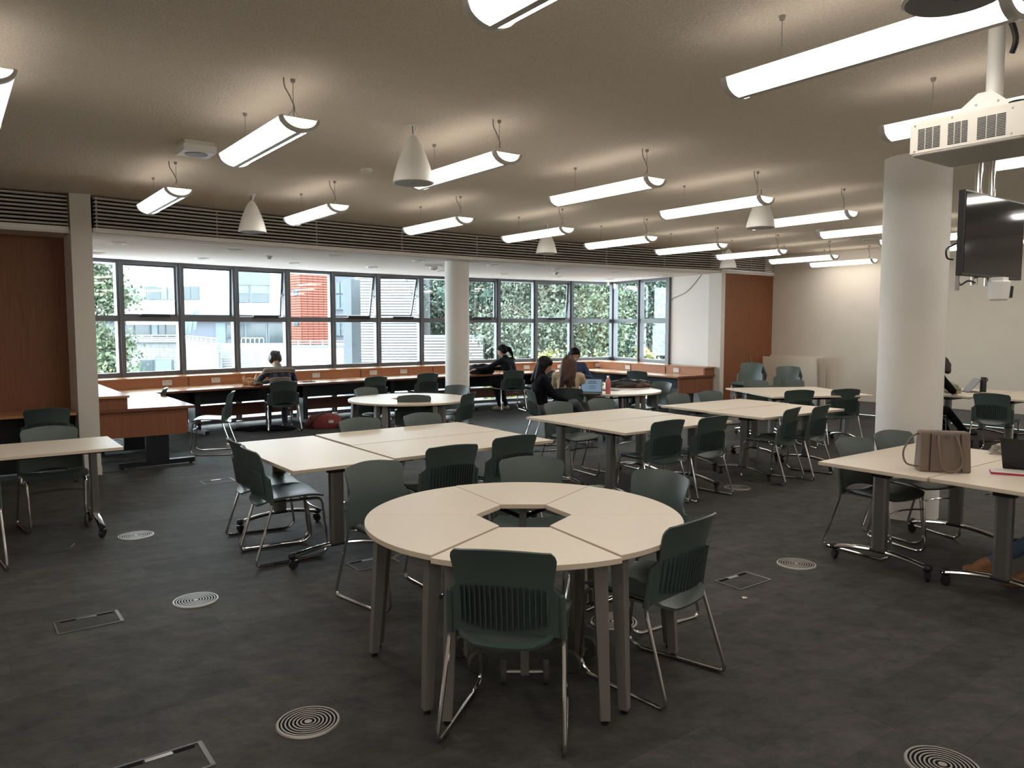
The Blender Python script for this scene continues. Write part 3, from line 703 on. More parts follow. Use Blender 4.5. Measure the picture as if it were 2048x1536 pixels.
chair_top((0.92, 4.50), 219.5, GC + 'at the far right of the near round table, smooth front lit')
chair_top((0.13, 5.0), 268, GC + 'at the far side of the near round table facing the camera')
chair_top((-0.91, 4.82), 312, GC + 'at the far left of the near round table facing it')
chair((-1.915 + 0.27 * math.cos(0.555), 5.395 + 0.27 * math.sin(0.555)), 31.8, GC + 'at the end of the left table group, nearer of the pair')
chair((-2.16 + 0.27 * math.cos(0.555), 5.78 + 0.27 * math.sin(0.555)), 31.8, GC + 'at the end of the left table group, farther of the pair')
chair_top(R(3.10, 6.60), F2 + 180, GC + 'behind the left table group facing us, left of the pair')
chair_top(R(3.77, 6.60), F2 + 180, GC + 'behind the left table group facing us, right of the pair')
chair_top(R(2.96, 4.66), F2 - 6, GC + 'with ribbed back, left one on the near side of the left table group')
chair_top(R(3.63, 4.78), F2 - 2, GC + 'with ribbed back, right one on the near side of the left table group')
cc = R(2.82, 10.42); chair((cc.x, cc.y), 194, GC + 'standing sideways in the open before the window desk, empty seat lit')
jm = R(4.31, 11.98); chair((jm.x, jm.y), F2 - 9, GC + 'holding the person in the patterned jumper at the window desk')
q = at(334, 776, 0.81); chair_top((q.x, q.y), F1 + 165, GC + 'half hidden behind the left desk return')
chair_top(R(0.84, 9.32), F2 - 4, GC + 'tucked to the desk in the dark panelled recess')
chair_top(R(0.69, 7.62), F2 + 180, GC + 'facing us behind the single table at left')
q = at(-12, 1112, 0.0); f_ = math.radians(F2); chair((q.x - 0.24 * math.cos(f_) - 0.20 * math.sin(f_) * 1.0, q.y - 0.24 * math.sin(f_) + 0.20 * math.cos(f_) * 1.0), F2, GC + 'cut by the left edge, at the near side of the single table')
RT1, RT2, RT3 = Vector((0.06, 3.83, 0)), R(4.94, 8.92), R(8.0, 8.32)
def toward(q, c): return math.degrees(math.atan2(c[1] - q[1], c[0] - q[0]))
q = at(828, 791, 0.81); chair_top(q, 97, GC + 'with dark back to us at the middle round table')
q = at(727, 776, 0.81); chair_top(q, toward(q, RT2), GC + 'at the far left of the middle round table')
q = at(918, 771, 0.81); chair_top(q, toward(q, RT2), GC + 'at the far right of the middle round table, before the bay column')
q = at(945, 786, 0.81); chair_top(q, 158, GC + 'at the right of the middle round table with ribbed back toward us')
chair_top(R(5.95, 11.85), F2, GC + 'at the window desk behind the middle round table, left of two')
chair_top(R(7.15, 12.15), F2 - 5, GC + 'at the window desk just left of the bay column')
cb = R(9.03, 12.15); chair((cb.x, cb.y), F2 - 22, GC + 'carrying the person in the dark coat at the window desk')
q = at(1054, 780, 0.81); chair_top(q, 12, GC + 'carrying the woman with black hair, seen from the side')
q = at(1135, 777, 0.81); chair_top(q, 84, GC + 'with dark back to us carrying the woman with long brown hair')
chair_top(R(9.56, 11.55), F2 + 12, GC + 'empty at the window desk between the two women')
q = deep(1139, 735, 13.3); chair_top(q, toward(q, RT3), GC + 'behind the round table carrying the person with the camera')
chair_top(R(10.70, 10.35), F1 + 20, GC + 'at the right desk return with dark back to us')
q = R(8.95, 8.05); chair_top(q, F1 + 178, GC + 'at the right of the far round table, seen edge on')
chair_top(R(5.58, 6.66), F2 + 180, GC + 'behind the central table group facing us, left of the pair')
chair_top(R(6.25, 6.66), F2 + 180, GC + 'behind the central table group facing us, right of the pair')
chair_top(R(5.37, 4.72), F2 - 3, GC + 'with ribbed back, left one on the near side of the central table group')
chair_top(R(5.95, 4.66), F2 - 1, GC + 'with ribbed back, right one on the near side of the central table group')
chair_top(R(7.50, 6.56), F2 + 180, GC + 'behind the right middle table group facing us, left of the pair')
chair_top(R(8.15, 6.56), F2 + 174, GC + 'behind the right middle table group facing us, right of the pair')
chair_top(R(7.27, 4.66), F2 + 12, GC + 'with ribbed back, left one on the near side of the right middle tables')
chair_top(R(7.76, 4.62), F2 + 8, GC + 'with ribbed back, right one on the near side of the right middle tables')
chair_top((3.88, 12.16), 279, GC + 'behind the back right tables facing us, left of the pair')
chair_top((4.53, 12.36), 279, GC + 'behind the back right tables facing us, right of the pair')
chair_top((3.93, 10.30), 96, GC + 'with dark back, left one on the near side of the back tables')
chair_top((4.64, 10.48), 96, GC + 'with dark back, right one on the near side of the back tables')
chair_top(R(5.60, 3.14), F2 + 172, GC + 'facing us behind the handbag table, left of the pair')
chair_top(R(6.25, 3.16), F2 + 165, GC + 'facing us behind the handbag table, right of the pair')
q = R(10.78, 4.15); chair_top(q, F1 + 6, GC + 'with dark back to us at the far right tables beyond the column')
chair(R(10.76, 5.0)[:2], F1 - 14, GC + 'hidden behind the column carrying the person at the far right')
chair(R(5.75, 1.0)[:2], F2, GC + 'outside the right edge carrying the person in jeans')
for sname, base, face, nn in (('brown cupboard', Vector((4.46, 14.15, 0)), 232, 5), ('leaning white boards', Vector((4.98, 13.75, 0)), 236, 4)):
    f_ = math.radians(face)
    for k in range(nn):
        pos = ('bottom', 'second from the bottom', 'third from the bottom', 'fourth from the bottom', 'top')[k] if k < nn - 1 else 'topmost'
        chair((base.x + 0.055 * k * math.cos(f_), base.y + 0.055 * k * math.sin(f_)), face, 'green chair, %s, in the stack by the %s' % (pos, sname), z=0.046 * k)
# ================================================================== flip-top tables
def caster_mesh():
    b = MB(); b.lathe([(0.0, -0.012), (0.028, -0.012), (0.031, -0.006), (0.031, 0.006), (0.028, 0.012), (0.0, 0.012)], 14, (0, 0, 0.031), axis='X')
    b.span(-0.017, 0.017, -0.012, 0.03, 0.03, 0.066).lathe([(0.008, 0.06), (0.008, 0.09)], 8)
    return b.mesh('caster', 'black')
def make_table():
    o = thing('folding_table', 'x', 'table', group='cream flip-top tables on castors')
    L, W = 1.495, 0.745
    t = MB().prism([(-L / 2, -W / 2), (L / 2, -W / 2), (L / 2, W / 2), (-L / 2, W / 2)], 0.695, 0.72, 0, 1).build('tabletop', ['laminate', 'edge'], o, smooth=0, bevel=0.002)
    cm = caster_mesh()
    for s in (-1, 1):
        x = s * (L / 2 - 0.17)
        l = MB().prism([(x - 0.02, -0.048), (x + 0.02, -0.048), (x + 0.028, -0.03), (x + 0.028, 0.03), (x + 0.02, 0.048), (x - 0.02, 0.048), (x - 0.028, 0.03), (x - 0.028, -0.03)], 0.135, 0.67).build('leg', 'steel', o, smooth=20)
        MB().tube(curvepts([(x, -0.335, 0.088), (x, -0.18, 0.118), (x, 0, 0.132), (x, 0.18, 0.118), (x, 0.335, 0.088)], 5), 0.026, 10, flat=(1.0, 0.62)).build('foot', 'chrome', l)
        for y in (-0.325, 0.325):
            inst('caster', cm, l, (x, y, 0.0), random.random() * 6)
            MB().lathe([(0.0, -0.028), (0.02, -0.026), (0.028, 0.0), (0.02, 0.026), (0, 0.028)], 10, (x, y, 0.092), axis='Y').build('foot_cap', 'black', l)
        MB().span(x - 0.035, x + 0.035, -0.055, 0.055, 0.120, 0.142).build('foot_joint', 'black', l, smooth=0, bevel=0.006)
        MB().span(x - 0.03, x + 0.03, -0.06, 0.06, 0.645, 0.695).build('hinge_block', 'black', l, smooth=0)
        MB().span(x - 0.02, x + 0.02, -0.30, 0.30, 0.675, 0.695).build('top_bracket', 'blackmetal', l, smooth=0)
    MB().span(-L / 2 + 0.19, L / 2 - 0.19, -0.022, 0.022, 0.635, 0.672).build('beam', 'blackmetal', o, smooth=0)
    return o
tab0 = make_table(); tab_used = [False]
def table(a, b, rz, label, world=None):
    loc = R(a, b) if world is None else Vector(world)
    if not tab_used[0]:
        tab_used[0] = True; tab0.location = loc; tab0.rotation_euler = (0, 0, rz); tab0['label'] = label; return tab0
    return dup(tab0, loc, rz, label)
T = 'cream rectangular table on castors, '
table(2.195, 5.62, TH + PI / 2, T + 'standing crossways at the end of the left group')
table(3.355, 6.045, TH, T + 'far one of the pair in the left group')
table(3.345, 5.285, TH, T + 'near one of the pair in the left group')
table(5.66, 5.965, TH - 0.01, T + 'far one of the pair in the central group')
table(5.64, 5.205, TH - 0.02, T + 'near one of the pair in the central group')
table(7.68, 5.90, TH - 0.025, T + 'far one of the pair in the right middle group')
table(7.62, 5.14, TH - 0.025, T + 'near one of the pair in the right middle group')
ce = Vector((4.185, 11.2, 0)); ae = math.radians(9.3); ne = Vector((-math.sin(ae), math.cos(ae), 0))
table(0, 0, ae, T + 'far one of the pair by the stacked chairs', ce + ne * 0.376)
table(0, 0, ae, T + 'near one of the pair by the stacked chairs', ce - ne * 0.376)
table(5.70, 2.625, TH, T + 'carrying the brown handbag')
table(5.72, 1.87, TH, T + 'carrying the pink-edged notebook at the right edge')
table(0.365, 7.045, TH, T + 'alone at the left edge of the room')
table(11.92, 4.91, TH, T + 'with the tablet, beyond the column')
table(11.98, 4.15, TH, T + 'beside the tablet table, beyond the column')
# ================================================================== round tables of six segments
def make_segment():
    o = thing('table_segment', 'x', 'table', group='cream segments of the round tables')
    Ro, Ri, h = 0.80, 0.245, math.radians(30)
    poly = [(Ro * math.sin(t), Ro * math.cos(t)) for t in [(-1 + 2 * k / 14) * h for k in range(15)]]
    g = 0.0015
    poly = [(x * (1 - g), y) for x, y in poly] + [(Ri * math.sin(h) * (1 - g), Ri * math.cos(h)), (-Ri * math.sin(h) * (1 - g), Ri * math.cos(h))]
    MB().prism(list(reversed(poly)), 0.695, 0.72, 0, 1).build('tabletop', ['laminate', 'edge'], o, smooth=25, bevel=0.002)
    for s in (-1, 1):
        c = Vector((s * (Ro * math.sin(h) - 0.075), Ro * math.cos(h) - 0.02, 0)); d = Vector((s * 0.5, 0.86, 0)) * 0.03
        def rect(p, k, z): return [(p.x - k, p.y - k, z), (p.x + k, p.y - k, z), (p.x + k, p.y + k, z), (p.x - k, p.y + k, z)]
        l = MB().add(rect(c + d * 0.6, 0.021, 0.02) + rect(c - d, 0.031, 0.695), [(3, 2, 1, 0), (4, 5, 6, 7), (0, 1, 5, 4), (1, 2, 6, 5), (2, 3, 7, 6), (3, 0, 4, 7)]).build('leg', 'greyleg', o, smooth=0, bevel=0.003)
        q = c + d * 0.6
        MB().lathe([(0.016, 0.0), (0.016, 0.012), (0.008, 0.014), (0.008, 0.022)], 10, (q.x, q.y, 0)).build('foot_glide', 'black', l)
    p = MB().span(-0.02, 0.02, 0.30, 0.335, 0.045, 0.695).build('inner_post', 'greyleg', o, smooth=0)
    MB().tube([(-0.088, 0.3175, 0.055), (0.088, 0.3175, 0.055)], 0.009, 8).build('axle', 'steel', p)
    for s in (-1, 1): MB().lathe([(0.0, -0.014), (0.05, -0.014), (0.055, -0.008), (0.055, 0.008), (0.05, 0.014), (0, 0.014)], 18, (s * 0.10, 0.3175, 0.055), axis='X').build('wheel', 'rubber', p)
    for s in (-1, 1): MB().tube([(0, 0.3175, 0.62), (s * 0.30, 0.62, 0.67)], 0.012, 6).build('under_rail', 'blackmetal', o)
    return o
seg0 = make_segment(); seg_used = [False]
SEGN = ['facing the windows', 'on the upper left', 'on the lower left', 'nearest the camera', 'on the lower right', 'on the upper right']
def roundtable(c, rz, tname, shift=None):
    for k in range(6):
        a = rz + k * PI / 3; off = Vector((0, 0, 0))
        if shift and k in shift: off = Vector((-math.sin(a), math.cos(a), 0)) * shift[k]
        lab = 'cream wedge segment %s of the %s round table' % (SEGN[k], tname)
        if not seg_used[0]:
            seg_used[0] = True; seg0.location = c + off; seg0.rotation_euler = (0, 0, a); seg0['label'] = lab
        else: dup(seg0, c + off, a, lab)
roundtable(RT1, 0.0, 'near', {3: 0.035, 0: 0.012})
roundtable(RT2, 0.15, 'middle')
roundtable(RT3, 0.05, 'far')
# ================================================================== floor grilles and boxes
gring = [MB().lathe([(r - 0.0032, 0.0), (r - 0.0032, 0.0045), (r + 0.0032, 0.0045), (r + 0.0032, 0.0)], 40).mesh('grille_ring', 'grille') for r in (0.03, 0.046, 0.062, 0.078, 0.094, 0.110)]
grim = MB().lathe([(0.121, 0.0), (0.121, 0.006), (0.130, 0.0055), (0.134, 0.0)], 44).mesh('rim', 'grille')
gcore = MB().lathe([(0.016, 0.0), (0.016, 0.0045), (0.0, 0.0045)], 24).mesh('core', 'grille')
gbase = MB().lathe([(0.122, 0.0), (0.122, 0.0026), (0.0, 0.0026)], 36).mesh('well_shade_disc', 'void')  # black disc painted as the shade below the rings
for (a, b), lab in [((1.17, 6.63), 'beside the castor of the single left table'), ((1.17, 4.82), 'in open carpet at left'), ((1.17, 3.02), 'large in the left foreground'), ((2.99, 3.04), 'under the right chair of the near round table'),
                    ((4.77, 3.03), 'on open carpet left of the handbag table'), ((3.0, 1.26), 'cut by the bottom edge at right'), ((6.57, 4.88), 'among the chairs of the right middle tables'), ((2.97, 8.41), 'beyond the left table group')]:
    o = thing('floor_grille', 'round metal air grille in the carpet, ' + lab, 'floor vent', R(a, b, 0.0005), 0, 'round floor air grilles')
    inst('rim', grim, o); inst('core', gcore, o); inst('well_shade_disc', gbase, o)
    for me in gring: inst('grille_ring', me, o)
for (a, b), rz, lab in [((0.59, 4.82), 0, 'in open carpet at left beside a round grille'), ((0.60, 3.03), 0, 'cut by the bottom edge at left'), ((4.17, 3.035), 0, 'near the round grille at right'), ((2.38, 4.84), 0, 'half hidden under the left chair of the near table'), ((2.32, 8.45), 0, 'on the carpet beyond the left table group'), ((8.4, 3.1), 0, 'beyond the handbag table legs')]:
    o = thing('floor_box', 'rectangular carpet-filled floor socket box ' + lab, 'floor box', R(a, b, 0.0005), TH + rz, 'carpet-filled floor boxes')
    W, D, t = 0.165, 0.105, 0.008
    MB().span(-W, W, -D, -D + t, 0, 0.004).span(-W, W, D - t, D, 0, 0.004).span(-W, -W + t, -D + t, D - t, 0, 0.004).span(W - 0.018, W, -D + t, D - t, 0, 0.005).build('frame', 'boxframe', o, smooth=0)
    MB().span(-W + t, W - 0.018, -D + t, D - t - 0.03, 0, 0.003).build('carpet_lid', CARPET[1], o, smooth=0)
    MB().span(-0.05, 0.05, D - 0.036, D - t - 0.004, 0, 0.004).build('lift_handle', 'steel', o, smooth=0)
    for s in (-1, 1): MB().span(s * 0.095 - 0.038, s * 0.095 + 0.038, D - 0.034, D - t - 0.004, 0, 0.002).build('cable_slot', 'void', o, smooth=0)
# ================================================================== people
M['skin'] = mat('skin', (0.50, 0.30, 0.21), 0.5)
M['skintan'] = mat('skin_tan', (0.36, 0.20, 0.13), 0.5)
M['hairblack'] = mat('hair_black', (0.006, 0.0055, 0.0055), 0.6, var=0.4, scale=90, stretch=(1, 1, 0.12), spec=0.15)
M['hairbrown'] = mat('hair_brown', (0.058, 0.030, 0.020), 0.5, var=0.55, scale=110, stretch=(1, 1, 0.06), spec=0.25)
M['hairdark'] = mat('hair_dark_brown', (0.035, 0.024, 0.02), 0.5, var=0.5, scale=70)
M['coat'] = mat('dark_coat', (0.012, 0.014, 0.020), 0.85, bump=0.3, bscale=60, spec=0.15)
M['blacktop'] = mat('black_top', (0.007, 0.007, 0.009), 0.9, bump=0.3, bscale=60, spec=0.12)
M['cream'] = mat('cream_knit', (0.50, 0.385, 0.26), 0.9, bump=0.5, bscale=260)
M['navy'] = mat('navy_cloth', (0.03, 0.045, 0.11), 0.85)
M['greyjean'] = mat('grey_jeans', (0.06, 0.066, 0.078), 0.85, bump=0.2, bscale=400)
M['bluejean'] = mat('blue_jeans', (0.055, 0.085, 0.15), 0.85, bump=0.2, bscale=400)
M['darktrouser'] = mat('dark_trousers', (0.02, 0.024, 0.032), 0.85)
M['shoebeige'] = mat('beige_trainer', (0.42, 0.36, 0.28), 0.6)
M['shoeblack'] = mat('black_shoe', (0.02, 0.02, 0.022), 0.5)
M['shoewhite'] = mat('white_trainer', (0.55, 0.55, 0.55), 0.5)
M['boot'] = mat('tan_boot', (0.22, 0.10, 0.042), 0.6)
M['eye'] = mat('eye_dark', (0.01, 0.008, 0.006), 0.2)
M['orange'] = mat('orange_print', (0.65, 0.12, 0.04), 0.7)
def jumpermat():
    m, nt, b = newmat('fair_isle_knit')
    tc = nt.nodes.new('ShaderNodeTexCoord'); sx = nt.nodes.new('ShaderNodeSeparateXYZ'); nt.links.new(tc.outputs['Object'], sx.inputs[0])
    # height bands along the raised back
    ad = nt.nodes.new('ShaderNodeMath'); ad.operation = 'MULTIPLY_ADD'; ad.inputs[1].default_value = 0.35
    nt.links.new(sx.outputs['Y'], ad.inputs[0]); nt.links.new(sx.outputs['Z'], ad.inputs[2])
    mr = nt.nodes.new('ShaderNodeMapRange'); mr.inputs[1].default_value = 0.74; mr.inputs[2].default_value = 1.10
    nt.links.new(ad.outputs[0], mr.inputs[0])
    cr = nt.nodes.new('ShaderNodeValToRGB'); cr.color_ramp.interpolation = 'CONSTANT'
    navy, grey, tan, rust = (0.022, 0.028, 0.05, 1), (0.22, 0.21, 0.18, 1), (0.36, 0.29, 0.21, 1), (0.14, 0.06, 0.045, 1)
    el = cr.color_ramp.elements; el[0].position = 0; el[0].color = navy; el[1].position = 0.17; el[1].color = tan
    for p_, c_ in ((0.20, navy), (0.23, rust), (0.26, tan), (0.29, grey), (0.33, navy), (0.58, tan), (0.62, rust), (0.66, grey), (0.70, navy), (0.73, tan), (0.77, grey)):
        e = el.new(p_); e.color = c_
    nt.links.new(mr.outputs[0], cr.inputs[0])
    # snowflake motifs in the dark band
    wx = nt.nodes.new('ShaderNodeMath'); wx.operation = 'SINE'; mu = nt.nodes.new('ShaderNodeMath'); mu.operation = 'MULTIPLY'; mu.inputs[1].default_value = 52
    nt.links.new(sx.outputs['X'], mu.inputs[0]); nt.links.new(mu.outputs[0], wx.inputs[0])
    vo = nt.nodes.new('ShaderNodeTexVoronoi'); vo.inputs['Scale'].default_value = 75; nt.links.new(tc.outputs['Object'], vo.inputs['Vector'])
    g1 = nt.nodes.new('ShaderNodeMath'); g1.operation = 'GREATER_THAN'; g1.inputs[1].default_value = 0.25; nt.links.new(wx.outputs[0], g1.inputs[0])
    g2 = nt.nodes.new('ShaderNodeMath'); g2.operation = 'LESS_THAN'; g2.inputs[1].default_value = 0.36; nt.links.new(vo.outputs['Distance'], g2.inputs[0])
    b1 = nt.nodes.new('ShaderNodeMath'); b1.operation = 'COMPARE'; b1.inputs[1].default_value = 0.455; b1.inputs[2].default_value = 0.095; nt.links.new(mr.outputs[0], b1.inputs[0])
    m1 = nt.nodes.new('ShaderNodeMath'); m1.operation = 'MULTIPLY'; nt.links.new(g1.outputs[0], m1.inputs[0]); nt.links.new(g2.outputs[0], m1.inputs[1])
    m2 = nt.nodes.new('ShaderNodeMath'); m2.operation = 'MULTIPLY'; nt.links.new(m1.outputs[0], m2.inputs[0]); nt.links.new(b1.outputs[0], m2.inputs[1])
    mx = nt.nodes.new('ShaderNodeMixRGB'); mx.inputs[2].default_value = (0.34, 0.33, 0.29, 1)
    nt.links.new(m2.outputs[0], mx.inputs[0]); nt.links.new(cr.outputs[0], mx.inputs[1]); nt.links.new(mx.outputs[0], b.inputs['Base Color'])
    b.inputs['Roughness'].default_value = 0.9
    return m
M['jumper'] = jumpermat()
def capsule(b, p, q, r0, r1, n=12, mi=0):
    p, q = Vector(p), Vector(q); d = q - p; L = d.length
    if L < 1e-5: d = Vector((0, 0, 1)); q = p + d * 1e-3; L = 1e-3
    u = d / L; pts = []; rs = []
    for k in range(5): t = k / 4 * PI / 2; pts.append(p - u * r0 * math.cos(t)); rs.append(max(1e-4, r0 * math.sin(t)))
    for k in range(5): t = k / 4 * PI / 2; pts.append(q + u * r1 * math.sin(t)); rs.append(max(1e-4, r1 * math.cos(t)))
    b.tube(pts, rs, n, mi)
def fused(name, caps, vox, mats, parent, extra=None, sm=6):
    """One continuous skin over tapered limbs; each face takes the material of the limb it lies on."""
    b = MB()
    for c in caps: capsule(b, c[0], c[1], c[2], c[3])
    me = bpy.data.meshes.new(name); me.from_pydata(b.v, [], b.f)
    o = bpy.data.objects.new(name, me); COL.objects.link(o)
    md = o.modifiers.new('r', 'REMESH'); md.mode = 'VOXEL'; md.voxel_size = vox
    ms = o.modifiers.new('s', 'SMOOTH'); ms.factor = 0.5; ms.iterations = sm
    dg = bpy.context.evaluated_depsgraph_get(); dg.update()
    ev = bpy.data.meshes.new_from_object(o.evaluated_get(dg)); o.modifiers.clear(); o.data = ev; ev.name = name
    ev.materials.clear()
    for k in mats: ev.materials.append(M[k])
    segs = [(Vector(c[0]), Vector(c[1]) - Vector(c[0]), c[2], c[3], mats.index(c[4])) for c in caps]
    segs = [(p, d, max(d.length_squared, 1e-9), r0, r1, k) for p, d, r0, r1, k in segs]
    for f in ev.polygons:
        c = f.center; best = 9; bk = 0
        for p, d, l2, r0, r1, k in segs:
            t = (c - p).dot(d) / l2; t = 0 if t < 0 else 1 if t > 1 else t
            e = (c - p - d * t).length - (r0 + (r1 - r0) * t)
            if e < best: best = e; bk = k
        f.material_index = bk
    if extra is not None:
        bm = bmesh.new(); bm.from_mesh(ev)
        tmp = extra.mesh('t', [M[k] for k in mats], 0); bm.from_mesh(tmp); bm.to_mesh(ev); bm.free(); bpy.data.meshes.remove(tmp)
    ev.shade_smooth()
    o.parent = parent
    return o
def hand(b, wr, el, thumb, mi, curl=0.5, down=(0, 0, -1)):
    wr, el = Vector(wr), Vector(el); f = (wr - el).normalized(); dn = Vector(down); dn = (dn - f * dn.dot(f)).normalized(); s = f.cross(dn).normalized() * thumb
    c = wr + f * 0.045
    for k in (-1, 0, 1): capsule(b, wr + s * 0.014 * k, c + f * 0.03 + s * 0.022 * k, 0.016, 0.014, 8, mi)
    for k, L in enumerate((0.066, 0.076, 0.072, 0.056)):
        o = s * (0.030 - 0.020 * k); p0 = c + f * 0.035 + o; p1 = p0 + (f * (1 - curl * 0.4) + dn * curl * 0.6).normalized() * L * 0.5; p2 = p1 + (f * (1 - curl) + dn * curl).normalized() * L * 0.5
        capsule(b, p0, p1, 0.0088, 0.008, 7, mi); capsule(b, p1, p2, 0.008, 0.0065, 7, mi)
    t0 = wr + f * 0.025 + s * 0.03; t1 = t0 + (f + s * 0.8).normalized() * 0.032; capsule(b, t0, t1, 0.011, 0.009, 7, mi); capsule(b, t1, t1 + (f + s * 0.2 + dn * 0.3).normalized() * 0.028, 0.009, 0.007, 7, mi)
def person(label, loc, face, top, bottom, shoe, skin='skin', turn=0.0, nod=0.0, J=None, fem=True, legs_only=False, sock=None, vox=0.013):
    o = thing('person', label, 'person', Vector((loc[0], loc[1], 0)), math.radians(face) - PI / 2)
    j = dict(pel=(0, -0.09, 0.545), waist=(0, -0.085, 0.72), chest=(0, -0.05, 0.92), neck=(0, -0.02, 1.055), head=(0, 0.02, 1.185),
             shl=(-0.17, -0.04, 1.0), shr=(0.17, -0.04, 1.0), ell=(-0.23, 0.10, 0.80), elr=(0.23, 0.10, 0.80), wrl=(-0.13, 0.32, 0.765), wrr=(0.13, 0.32, 0.765),
             hl=(-0.09, -0.05, 0.53), hr=(0.09, -0.05, 0.53), kl=(-0.11, 0.36, 0.515), kr=(0.11, 0.36, 0.515), al=(-0.11, 0.33, 0.10), ar=(0.11, 0.33, 0.10), tl=(-0.125, 0.475, 0.035), tr=(0.125, 0.475, 0.035))
    if J: j.update(J)
    V = {k: Vector(v) for k, v in j.items()}
    C = []
    pel, wa, ch, nk, hd = V['pel'], V['waist'], V['chest'], V['neck'], V['head']
    X = Vector((1, 0, 0)); sx = (V['shr'] - V['shl']).normalized()
    sw = 0.92 if fem else 1.0
    C += [(pel - X * 0.075, pel + X * 0.075, 0.105, 0.105, bottom), (wa - sx * 0.05, wa + sx * 0.05, 0.098 * sw, 0.098 * sw, top), (ch - sx * 0.075, ch + sx * 0.075, 0.108 * sw, 0.108 * sw, top),
          (pel - X * 0.05 + Vector((0, 0, 0.03)), wa - sx * 0.05, 0.108, 0.098 * sw, top), (pel + X * 0.05 + Vector((0, 0, 0.03)), wa + sx * 0.05, 0.108, 0.098 * sw, top), (wa - sx * 0.05, ch - sx * 0.075, 0.098 * sw, 0.106 * sw, top), (wa + sx * 0.05, ch + sx * 0.075, 0.098 * sw, 0.106 * sw, top),
          (V['shl'], V['shr'], 0.066, 0.066, top), (ch, nk, 0.10, 0.062, top)]
    for s in 'lr':
        C += [(V['sh' + s], V['el' + s], 0.060, 0.048, top), (V['el' + s], V['wr' + s], 0.047, 0.034, top)]
        C += [(V['h' + s], V['k' + s], 0.092, 0.062, bottom), (V['k' + s], V['a' + s], 0.060, 0.046, bottom)]
        a, t = V['a' + s], V['t' + s]; hl_ = a + (a - t).normalized() * 0.045; hl_.z = t.z + 0.008
        C += [(a + Vector((0, 0, -0.02)), hl_, 0.044, 0.036, shoe), (hl_, t, 0.037, 0.036, shoe), (a, (a + t) / 2, 0.040, 0.038, shoe)]
    hm = Matrix.Rotation(math.radians(turn), 3, 'Z') @ Matrix.Rotation(math.radians(-nod), 3, 'X')
    def hp(x, y, z): return hd + hm @ Vector((x, y, z))
    C += [(nk - Vector((0, 0, 0.02)), hp(0, -0.015, -0.07), 0.052, 0.050, skin), (hp(0, -0.012, 0.022), hp(0, 0.012, 0.02), 0.090, 0.086, skin), (hp(0, 0.03, -0.045), hp(0, 0.042, -0.075), 0.060, 0.042, skin),
          (hp(0, 0.092, 0.0), hp(0, 0.108, -0.028), 0.011, 0.015, skin), (hp(-0.083, -0.005, -0.012), hp(-0.086, -0.01, 0.012), 0.014, 0.015, skin), (hp(0.083, -0.005, -0.012), hp(0.086, -0.01, 0.012), 0.014, 0.015, skin), (hp(-0.018, 0.088, -0.056), hp(0.018, 0.088, -0.056), 0.011, 0.011, skin)]
    mats = []
    for c in C:
        if c[4] not in mats: mats.append(c[4])
    if 'eye' not in mats: mats.append('eye')
    ex = MB()
    hand(ex, V['wrl'], V['ell'], 1, mats.index(skin)); hand(ex, V['wrr'], V['elr'], -1, mats.index(skin))
    for s in (-1, 1): ex.lathe([(0.0, -0.009), (0.008, -0.006), (0.011, 0), (0.008, 0.006), (0, 0.009)], 8, hp(0.032 * s, 0.078, 0.004), mats.index('eye'))
    bd = fused('body', C, vox, mats, o, ex)
    return o, hp, V
def hair(parent, caps, key, vox=0.012, sm=4):
    return fused('hair', [(*c, key) for c in caps], vox, [key], parent, sm=sm)
def cap_hair(hp, big=0.100, side=0.066):
    return [(hp(0, -0.022, 0.035), hp(0, -0.004, 0.040), big, big - 0.004), (hp(-0.05, -0.035, -0.01), hp(0.05, -0.035, -0.01), side, side), (hp(-0.03, 0.05, 0.075), hp(0.03, 0.05, 0.075), 0.036, 0.036)]
# patterned jumper
o, hp, V = person('person in a patterned fair isle jumper bent over the window desk', jm, F2 - 9, 'jumper', 'darktrouser', 'shoeblack', nod=48, fem=False,
    J=dict(waist=(0, 0.0, 0.71), chest=(0, 0.10, 0.90), neck=(-0.01, 0.20, 1.03), head=(-0.03, 0.30, 1.12), shl=(-0.195, 0.10, 0.955), shr=(0.185, 0.10, 0.955), ell=(-0.33, 0.27, 0.77), elr=(0.28, 0.30, 0.775), wrl=(-0.10, 0.45, 0.765), wrr=(0.08, 0.46, 0.765),
           kl=(-0.16, 0.30, 0.50), al=(-0.17, 0.20, 0.10), tl=(-0.15, 0.33, 0.035), kr=(0.10, 0.33, 0.50), ar=(0.10, 0.28, 0.10), tr=(0.11, 0.42, 0.035)))
hair(o, cap_hair(hp, 0.112, 0.055) + [(hp(random.uniform(-0.06, 0.06), random.uniform(-0.10, 0.02), random.uniform(-0.03, 0.11)), hp(random.uniform(-0.065, 0.065), random.uniform(-0.11, 0.01), random.uniform(-0.05, 0.12)), 0.034, 0.028) for _ in range(26)], 'hairdark', 0.010, 2)
